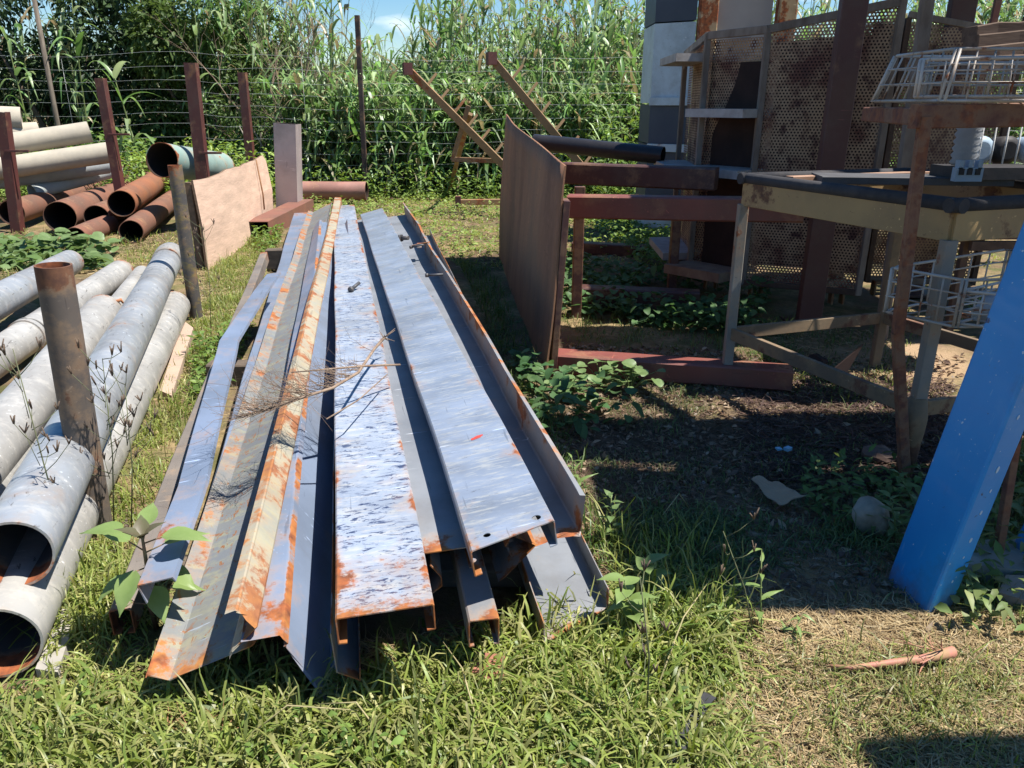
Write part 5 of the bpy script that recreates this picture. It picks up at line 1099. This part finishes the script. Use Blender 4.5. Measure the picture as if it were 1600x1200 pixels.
gl = [
    # bright long grass along the near end of the pile and bottom edge
    blades(4300, px((-150, 1260), (1180, 1260), (1090, 960), (940, 960), (700, 1040), (480, 1110), (240, 1060), (60, 1080)), (.20, .40), (.004, .009), GC + [(.24, .24, .10)], droop=(.7, 1.7), lean=.75, clump=11, segs=5, avoid=(PIPES,), tip=(.3, .28, .12)),
    blades(6500, px((-150, 1260), (1180, 1260), (1060, 900), (940, 940), (700, 1010), (480, 1090), (240, 1040), (120, 930), (0, 1080)), (.08, .24), (.003, .008), GC + [(.07, .12, .03)], droop=(.3, 1.3), lean=.7, clump=14, avoid=(PIPES,), tip=(.34, .32, .12), thr=(2.6, -.3, 6)),
    blades(3200, px((-150, 1260), (1250, 1260), (1060, 1000), (480, 1100), (0, 1090)), (.05, .14), (.002, .0045), GC + GD, clump=9, avoid=(PIPES,), lean=.8),
    blades(1500, px((880, 1180), (1160, 1180), (1090, 850), (960, 830), (920, 960)), (.10, .24), (.003, .006), GC, clump=18, avoid=(PILE,)),
    blades(1200, px((100, 1100), (240, 1045), (228, 930), (150, 850), (110, 960)), (.12, .26), (.003, .006), GC, droop=(.5, 1.3), lean=.6, clump=12, avoid=(PIPES,), tip=(.34, .32, .12)),
    blades(550, px((930, 1075), (1080, 1060), (1060, 930), (985, 930)), (.18, .36), (.005, .010), GC, droop=(.4, 1.3), lean=.6, clump=14, avoid=(PILE,)),
    blades(1800, px((560, 1150), (1020, 1150), (980, 1000), (560, 1060)), (.16, .34), (.004, .009), GC, clump=14, droop=(.5, 1.3), lean=.7),
    # between pipes and pile
    blades(7000, px((120, 940), (230, 900), (340, 560), (430, 400), (430, 345), (330, 420), (310, 500), (215, 700)), (.06, .16), (.003, .005), GC, clump=14, avoid=av, tip=(.25, .26, .09)),
    blades(5000, px((280, 600), (380, 560), (460, 330), (330, 430)), (.03, .09), (.003, .005), GD + GC, clump=8, avoid=av),
    # left of the pipes, back
    blades(2500, px((-60, 440), (330, 440), (330, 370), (-60, 360)), (.05, .16), (.004, .008), GD + GC, clump=9, avoid=(PIPES,)),
    blades(9000, [(-7.5, 1.0), (-1.9, 1.0), (-2.2, 5.6), (-3.0, 7.6), (-8.5, 7.6)], (.04, .16), (.003, .007), GD + GC, clump=9, segs=3, avoid=(PIPES,)),
    blades(5000, [(-1.2, -1.5), (3.5, -1.5), (3.5, 1.0), (-1.2, .9)], (.04, .16), (.003, .006), GD + GC, clump=9, segs=3),
    # far lawn
    blades(26000, px((180, 420), (1040, 420), (1040, 285), (380, 285)), (.03, .09), (.005, .010), GC + [(.22, .28, .07)], clump=7, avoid=(PILE,), segs=2),
    # tall tufts along the fence foot
    blades(5000, px((440, 300), (1040, 300), (1040, 278), (440, 278)), (.15, .45), (.006, .013), GC, clump=12, segs=3),
    # shaded floor in the middle
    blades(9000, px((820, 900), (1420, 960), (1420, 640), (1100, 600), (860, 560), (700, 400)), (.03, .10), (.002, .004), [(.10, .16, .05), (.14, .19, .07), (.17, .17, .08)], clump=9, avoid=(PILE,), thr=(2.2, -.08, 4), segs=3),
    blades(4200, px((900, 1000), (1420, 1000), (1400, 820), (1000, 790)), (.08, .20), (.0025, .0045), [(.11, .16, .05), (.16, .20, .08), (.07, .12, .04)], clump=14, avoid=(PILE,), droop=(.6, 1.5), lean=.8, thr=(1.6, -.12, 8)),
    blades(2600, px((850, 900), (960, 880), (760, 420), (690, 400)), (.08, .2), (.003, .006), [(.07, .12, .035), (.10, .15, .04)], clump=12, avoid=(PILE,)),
    # dry foreground at the lower right
    blades(9000, px((1040, 1260), (1760, 1260), (1760, 980), (1000, 960)), (.03, .10), (.0018, .0035), GD + [(.12, .15, .05)], clump=16, lean=.9, droop=(.6, 1.4), thr=(1.8, -.18, 2)),
    blades(2600, px((1040, 1260), (1760, 1260), (1760, 1040), (1100, 1040)), (.08, .17), (.002, .004), GC + GD, clump=18, lean=.8, droop=(.4, 1.2), tip=(.3, .27, .13)),
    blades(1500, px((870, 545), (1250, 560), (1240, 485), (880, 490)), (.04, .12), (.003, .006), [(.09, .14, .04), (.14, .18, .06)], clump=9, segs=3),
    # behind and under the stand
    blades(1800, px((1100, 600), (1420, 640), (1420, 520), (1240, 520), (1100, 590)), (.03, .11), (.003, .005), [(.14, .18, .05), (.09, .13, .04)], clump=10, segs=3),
    blades(6500, px((1480, 1000), (1800, 1000), (1800, 700), (1500, 700)), (.04, .12), (.0025, .005), GC + GD, clump=10, segs=3),
    blades(7000, px((1400, 500), (2300, 500), (2300, 300), (1400, 300)), (.04, .14), (.006, .010), GC, clump=8, segs=2),
]
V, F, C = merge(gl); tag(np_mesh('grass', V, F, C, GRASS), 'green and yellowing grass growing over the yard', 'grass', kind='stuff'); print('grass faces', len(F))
# straw and litter
def litter(n, poly, L, W, cols, thr=None, avoid=()):
    P = scatter_poly(poly, n)
    if avoid: P = P[~in_any(P, avoid)]
    if thr is not None: P = P[vnoise(P, thr[0], thr[2]) > thr[1]]
    n = len(P); a = RNG.uniform(0, 6.283, n); d = np.column_stack([np.cos(a), np.sin(a), RNG.uniform(-.02, .28, n)])
    return ribbons(on(P, .004 + RNG.random((n, 1))[:, 0] * .012), d, RNG.uniform(*L, n), RNG.uniform(*W, n), RNG.uniform(0, .35, n), 3, pcol(n, cols, .25), 'blade', 0, RNG.uniform(-.8, .8, n), None, .04)
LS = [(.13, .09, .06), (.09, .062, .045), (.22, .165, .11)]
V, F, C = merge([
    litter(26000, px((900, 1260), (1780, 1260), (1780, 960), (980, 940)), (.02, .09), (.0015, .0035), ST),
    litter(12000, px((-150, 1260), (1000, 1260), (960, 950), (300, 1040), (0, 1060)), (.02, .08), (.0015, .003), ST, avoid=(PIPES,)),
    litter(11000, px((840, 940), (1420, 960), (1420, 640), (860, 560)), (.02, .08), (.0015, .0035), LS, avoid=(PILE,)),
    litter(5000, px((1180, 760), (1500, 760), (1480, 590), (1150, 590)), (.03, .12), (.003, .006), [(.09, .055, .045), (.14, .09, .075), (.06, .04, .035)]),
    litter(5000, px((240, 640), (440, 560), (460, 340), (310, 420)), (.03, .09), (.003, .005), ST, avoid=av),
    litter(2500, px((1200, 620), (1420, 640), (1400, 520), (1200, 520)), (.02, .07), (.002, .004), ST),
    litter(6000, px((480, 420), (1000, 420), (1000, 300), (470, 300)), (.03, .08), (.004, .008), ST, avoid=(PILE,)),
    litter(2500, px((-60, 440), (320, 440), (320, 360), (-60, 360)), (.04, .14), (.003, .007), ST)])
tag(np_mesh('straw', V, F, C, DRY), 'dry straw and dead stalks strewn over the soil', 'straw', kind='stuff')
n = 5200; P = scatter_poly(px((840, 1000), (1500, 1000), (1500, 560), (860, 540)), n); P = P[~in_any(P, (PILE,))]; n = len(P)
V, F, C = ribbons(on(P, .006), np.column_stack([RNG.normal(size=n), RNG.normal(size=n), RNG.uniform(-.1, .4, n)]), RNG.uniform(.015, .045, n), RNG.uniform(.010, .022, n), RNG.uniform(-.2, .6, n), 3, pcol(n, [(.20, .13, .085), (.10, .065, .05), (.34, .26, .18)]), 'leaf', .4, RNG.uniform(-1, 1, n))
tag(np_mesh('leaf_litter', V, F, C, DRY), 'brown fallen leaves on the shaded soil', 'leaf litter', kind='stuff')
# clods and small stones
cp = np.vstack([scatter_poly(px((840, 1250), (1760, 1250), (1760, 560), (860, 560)), 1500), scatter_poly(px((200, 1250), (1000, 1250), (940, 1040), (300, 1080)), 250), scatter_poly(px((250, 620), (430, 620), (450, 380), (330, 430)), 200)])
cp = cp[~in_any(cp, (PILE, PIPES))]; k = len(cp); dv = np.array([[1, 0, 0], [0, 1, 0], [-1, 0, 0], [0, -1, 0], [0, 0, .7], [0, 0, -.5]], float)
sz = .003 + .012 * RNG.random((k, 1, 1)) ** 3; cv = (on(cp)[:, None, :] + dv[None] * sz * RNG.uniform(.6, 1.4, (k, 6, 1))).reshape(-1, 3)
cf = (np.arange(k)[:, None, None] * 6 + np.array([(0, 1, 4, 4), (1, 2, 4, 4), (2, 3, 4, 4), (3, 0, 4, 4)])[None]).reshape(-1, 4)[:, :3]
tag(np_mesh('soil_clods', cv, cf, np.repeat(pcol(k, [(.14, .095, .065), (.22, .17, .13), (.32, .28, .24)]), 6, 0), DRY), 'small clods and stones scattered over the bare soil', 'gravel', kind='stuff')
# broad leafy ground cover
def cover(n, poly, L, W, cols, hz, thr=None, avoid=(), up=.5, prof='leaf'):
    P = scatter_poly(poly, n)
    if avoid: P = P[~in_any(P, avoid)]
    if thr is not None: P = P[vnoise(P, thr[0], thr[2]) > thr[1]]
    n = len(P); hv = hz[0] + (hz[1] - hz[0]) * RNG.random(n) ** 1.2 * (0.6 + .8 * np.clip(vnoise(P, 1.7, 9) + .5, 0, 1)); B = on(P); B[:, 2] += hv
    a = RNG.uniform(0, 6.283, n); d = np.column_stack([np.cos(a), np.sin(a), RNG.normal(up, .35, n)])
    return ribbons(B, d, RNG.uniform(*L, n), RNG.uniform(*W, n), RNG.uniform(.1, .8, n), 3, pcol(n, cols, .25), prof, .25, RNG.uniform(-.5, .5, n))
GW = [(.12, .19, .04), (.17, .25, .06), (.08, .14, .03)]
V, F, C = merge([
    cover(9000, px((465, 400), (1030, 400), (1030, 292), (465, 292)), (.03, .06), (.02, .045), [(.19, .26, .065), (.25, .31, .09), (.12, .19, .04)], (.0, .10), avoid=(PILE,), thr=(1.2, -.35, 1)),
    cover(5200, [(-5.0, 10.2), (-3.3, 9.4), (-2.9, 11.2), (-8.0, 11.2), (-8.0, 10.2)], (.06, .13), (.025, .05), [(.20, .29, .06), (.14, .22, .045), (.26, .34, .10)], (.05, .62), up=.35),
    cover(2300, [(-2.9, 10.8), (3, 10.8), (3, 11.5), (-2.9, 11.4)], (.05, .12), (.025, .055), GW, (.02, .4)),
    cover(2600, [(1.2, 9.0), (2.6, 8.6), (2.6, 11.4), (1.0, 11.4)], (.05, .12), (.03, .05), [(.15, .22, .05), (.10, .17, .04)], (.05, 1.1), up=.3),
    cover(1900, px((880, 500), (1180, 530), (1200, 470), (900, 430), (840, 380)), (.035, .07), (.03, .06), [(.06, .12, .045), (.08, .15, .055)], (.02, .16), thr=(1.5, -.2, 5), up=.25, prof='round'),
    cover(160, px((850, 700), (1000, 660), (860, 590), (790, 560)), (.03, .07), (.03, .06), [(.05, .11, .04), (.08, .14, .05)], (.02, .14), up=.25, prof='round', avoid=(PILE,)),
    cover(330, px((1250, 800), (1420, 860), (1440, 740), (1250, 720)), (.03, .06), (.012, .028), [(.09, .15, .04), (.13, .18, .06)], (.01, .10)),
    cover(620, px((1480, 1000), (1700, 1000), (1700, 700), (1500, 760)), (.03, .07), (.012, .03), [(.12, .18, .05), (.19, .22, .09)], (.01, .14)),
    cover(520, px((-40, 430), (170, 430), (150, 388), (-40, 385)), (.06, .12), (.05, .10), [(.09, .15, .045), (.14, .20, .08)], (.02, .14), up=.2, prof='round'),
    cover(900, px((300, 640), (400, 600), (400, 500), (300, 560)), (.02, .05), (.012, .03), GW, (.01, .10), avoid=av),
    cover(700, px((400, 400), (470, 420), (480, 360), (390, 365)), (.03, .06), (.02, .04), GW, (.02, .12), avoid=(PILE,)),
    cover(900, px((-100, 1250), (1150, 1250), (1040, 980), (480, 1110), (0, 1100)), (.014, .034), (.008, .018), GW, (.02, .09), thr=(2.2, .05, 3), avoid=(PIPES,)),
    cover(3000, px((1000, 420), (1060, 420), (1060, 330), (900, 330)), (.04, .08), (.03, .05), GW, (.0, .15)),
])
tag(np_mesh('weed_cover', V, F, C, VEG), 'leafy low weeds covering parts of the yard', 'weeds', kind='stuff')

# single plants ------------------------------------------------------------
LF1 = leafmat('broad_leaf_green', (.17, .25, .07), (.24, .32, .11)); LF2 = leafmat('broad_leaf_mallow', (.12, .19, .06), (.20, .28, .11)); LF3 = leafmat('leaf_purplish', (.13, .10, .06), (.10, .13, .05))
def leaf_mesh(name, prof, L, W, droop, segs=7, fold=.25, serr=0.0, mat=None):
    V = []; F = []; cols = 5
    for s in range(segs + 1):
        t = s / segs; wt = {'leaf': math.sin(math.pi * min(1, t ** .72 * .97 + .03)), 'round': math.sin(math.pi * (.10 + .86 * t)) ** .5}[prof]; wt = max(wt, .03)
        for k in range(cols):
            c = (k - 2) / 2; ser = 1 + serr * (s % 2) * (abs(c) > .9)
            V.append((c * W / 2 * wt * ser, L * t - abs(c) * .06 * L, -droop * L * t * t + fold * abs(c) * W * .5 * wt + (.05 * W * (-1) ** s if abs(c) == .5 else 0) * .5))
    for s in range(segs):
        for k in range(cols - 1): a = s * cols + k; F.append((a, a + 1, a + cols + 1, a + cols))
    me = bpy.data.meshes.new(name); me.from_pydata(V, [], F); me.materials.append(mat); me.polygons.foreach_set('use_smooth', [True] * len(F)); return me
def put_leaf(me, parent, p, az, el, s=1.0, roll=0.0):
    o = bpy.data.objects.new('leaf', me); COL.objects.link(o); o.parent = parent
    o.matrix_basis = Matrix.Translation(Vector(p) - parent.location) @ Matrix.Rotation(az, 4, 'Z') @ Matrix.Rotation(el, 4, 'X') @ Matrix.Rotation(roll, 4, 'Y') @ Matrix.Scale(s, 4); return o
me_big = leaf_mesh('leaf', 'leaf', .085, .050, .25, mat=LF1, serr=.0); me_pur = leaf_mesh('leaf', 'leaf', .075, .045, .2, mat=LF3); me_rnd = leaf_mesh('leaf', 'round', .075, .085, .2, mat=LF2, serr=.08); me_nar = leaf_mesh('leaf', 'leaf', .085, .018, .45, mat=LF1); me_sm = leaf_mesh('leaf', 'leaf', .045, .022, .3, mat=LF2)
# big-leaved weed in front of the left end of the pile
b = G(246, 985); topp = G(222, 838, .34); t = empty('broad_leaved_weed', b, label='broad-leaved green weed with a reddish tip in front of the pile', cat='plant')
redstem = plain('reddish_stem', (.24, .11, .08), (.16, .14, .06), 14, .6)
sp = [b, b.lerp(topp, .35) + Vector((-.01, 0, 0)), b.lerp(topp, .7), topp]; MB().tube(sp, [.007, .006, .005, .003], 7).build('stem', redstem, t)
def plant_leaf(me, f, az, el, s, pet=.05):
    q = b.lerp(topp, f); d = Vector((-math.sin(az), math.cos(az), .35)).normalized(); e = q + d * pet
    MB().tube([q, e], [.002, .0015], 5).build('petiole', redstem, t); put_leaf(me, t, e, az, el, s)
for (f, az, el, s) in ((.98, 1.5, .15, 1.15), (.93, -1.45, .05, 1.2), (.86, 1.2, .35, 1.0), (.84, -1.2, .30, 1.1), (.70, 3.0, -.5, 1.15), (.66, -1.9, -.15, 1.15), (.60, 2.2, -.3, .95), (.52, -2.5, -.5, 1.05), (.45, 1.4, -.05, 1.0), (.38, -1.2, -.1, .9), (.95, .2, .5, .9), (.3, 1.9, -.1, .8)): plant_leaf(me_big, f, az, el, s)
for az in (0.4, 1.9, 3.4, 5.0): put_leaf(me_pur, t, topp, az, .7, .8)
# rounded mallow clump in the sunlit strip behind the pile
for j, (u, v, lab) in enumerate(((938, 607, 'round-leaved mallow clump in the sun by the foot of the steel sheet'), (890, 618, 'round-leaved mallow clump half in shade at the foot of the steel sheet'), (985, 612, 'smaller round-leaved mallow clump right of the sunlit one'))):
    b = G(u, v); t = empty('mallow_plant', b, label=lab, cat='plant'); mb = MB(); lv_ = []
    for k in range(22):
        a = random.uniform(0, 6.28); r_ = random.uniform(.02, .17); h = random.uniform(.05, .13) - r_ * .2; q = b + Vector((math.cos(a) * r_, math.sin(a) * r_ * .7, h)); mb.tube([b + Vector((0, 0, .005)), b.lerp(q, .6) + Vector((0, 0, .02)), q], [.002, .0018, .0015], 4); lv_.append((q, a))
    mb.build('stems', STEM, t)
    for q, a in lv_: put_leaf(me_rnd, t, q, random.uniform(0, 6.28), random.uniform(-.3, .5), random.uniform(.45, .8), random.uniform(-.3, .3))
# creeping big-leaved plants by the rusty pipes
for j, (u, v, lab) in enumerate(((60, 402, 'lobed-leaf vine in front of the leftmost rusty pipes'), (140, 402, 'lobed-leaf vine under the middle of the rusty pipe row'))):
    b = G(u, v); t = empty('creeping_vine', b, label=lab, cat='plant'); MB().tube([b + Vector((-.25, 0, .02)), b + Vector((0, .03, .10)), b + Vector((.25, 0, .03))], .004, 5).build('stem', STEM, t)
    for k in range(14): put_leaf(me_rnd, t, b + Vector((random.uniform(-.3, .3), random.uniform(-.15, .1), random.uniform(.04, .26))), random.uniform(0, 6.28), random.uniform(-.3, .6), random.uniform(1.1, 1.7), random.uniform(-.4, .4))
# upright leafy weeds
def upright(u, v, top, h, lab, me, n, s=(.8, 1.2), th=.003, cat='plant', name='leafy_weed', mat=None):
    b = G(u, v); tp = D(top[0], top[1], b.y + .03); t = empty(name, b, label=lab, cat=cat); md = b.lerp(tp, .5) + Vector((random.uniform(-.01, .01), 0, 0))
    MB().tube([b, md, tp], [th, th * .8, th * .5], 6).build('stem', mat or STEM, t)
    for k in range(n):
        f = .18 + .82 * k / (n - 1); q = b.lerp(md, f * 2) if f < .5 else md.lerp(tp, f * 2 - 1); put_leaf(me, t, q, k * 2.4 + random.uniform(-.4, .4), random.uniform(.1, .8), random.uniform(*s) * (1.1 - .35 * f), random.uniform(-.3, .3))
    return t
upright(1005, 1010, (975, 905), 0, 'leafy green weed rising beside the lowest channel end', me_big, 12, (.75, 1.15))
upright(1030, 960, (1010, 880), 0, 'second leafy weed at the right corner of the pile', me_big, 11, (.75, 1.15))
upright(965, 850, (955, 770), 0, 'small light-green sprout in the shade right of the pile', me_sm, 10)
upright(905, 780, (893, 715), 0, 'bright sprout with narrow leaves beside the bent rusty flange', me_nar, 9, (.6, .9))
upright(1190, 1000, (1190, 858), 0, 'tall thin flowering stalk with curled top in front of the shade', me_nar, 7, (.6, 1.0), .0025)
upright(1225, 1010, (1255, 960), 0, 'low thin-leaved seedling beside the tall flowering stalk', me_nar, 8, (.5, .8), .002)
upright(1140, 1010, (1120, 945), 0, 'pale narrow-leaved seedling left of the tall flowering stalk', me_nar, 7, (.5, .8), .002)
upright(1530, 965, (1505, 880), 0, 'pale leafy weed in the sun behind the blue post', me_sm, 16, (.8, 1.3))
upright(1480, 965, (1470, 945), 0, 'tiny green seedling at the foot of the blue post', me_sm, 8, (.6, .9))
upright(1430, 800, (1405, 740), 0, 'leafy weed growing at the rack foot', me_sm, 12, (.9, 1.3))
upright(1400, 845, (1390, 775), 0, 'sunlit yellow-green weed left of the blue post', me_sm, 12, (.9, 1.3))
upright(370, 1160, (345, 1100), 0, 'single drooping leaf sprout beside the dry root', me_big, 3, (.4, .6))
# dry seed-head weeds by the near upright and plywood
def seedhead(u, v, top, lab, n=16, spread=.16):
    b = G(u, v); tp = D(top[0], top[1], b.y); t = empty('seed_head_weed', b, label=lab, cat='plant', group=None); mb = MB(); mb.tube([b, b.lerp(tp, .5) + Vector((.012, 0, 0)), tp], [.0022, .0018, .001], 5); hd = MB()
    for k in range(n):
        f = random.uniform(.35, 1.0); q = b.lerp(tp, f); a = random.uniform(-1, 1); e = q + Vector((a * spread, random.uniform(-.05, .05), random.uniform(.3, 1.0) * spread)); mb.tube([q, q.lerp(e, .5) + Vector((0, 0, -.006)), e], [.0012, .001, .0008], 4)
        for s in range(3): hd.tube([e, e + Vector((random.uniform(-.012, .012), random.uniform(-.01, .01), random.uniform(.015, .03)))], [.0022, .0014], 5)
    mb.build('stems', plain('weed_stem', (.13, .15, .07), (.09, .09, .05), 20), t); tag(hd.build('seed_heads', plain('seed_head', (.13, .09, .06), (.07, .05, .04), 30), t), kind='stuff')
seedhead(178, 850, (160, 560), 'tall dry seed-head weed right beside the near upright', 20, .09)
seedhead(205, 850, (195, 600), 'second dry seed-head weed a little right of the near upright', 16, .08)
seedhead(110, 930, (20, 545), 'dry seed-head weed spreading over the pipes left of the near upright', 16, .10)
seedhead(330, 540, (318, 350), 'thin dry weed standing in front of the plywood', 12, .12)
seedhead(1180, 1005, (1130, 830), 'thin arching dry stalk in the shaded grass', 5, .06)
seedhead(1010, 1140, (1000, 900), 'slender seed stalk above the bright grass clump', 8, .05)
# flowering stalks in the foreground grass, bare arching culms
mb = MB()
CULM = plain('straw_culm', (.36, .30, .16), (.24, .22, .10), 18, .6)
for k, (u0, v0, u1, v1, lab) in enumerate(((620, 1180, 500, 1100, 'long arching straw stalk below the left channels'), (1010, 1120, 1110, 905, 'long curved straw stalk at the right corner of the pile'), (760, 1180, 690, 1000, 'pale straw stalk in front of the narrow channel'), (1080, 800, 1035, 805, 'fallen pale stalk in the shade'), (350, 1180, 560, 1110, 'low straw stalk lying across the grass'))):
    a = G(u0, v0, .005); e = G(u1, v1, .10); m1 = a.lerp(e, .5) + Vector((0, 0, .07)); tag(MB().tube([a, m1, e], [.0022, .0018, .001], 5).build('straw_stalk', CULM, loc=a), lab, 'stalk')
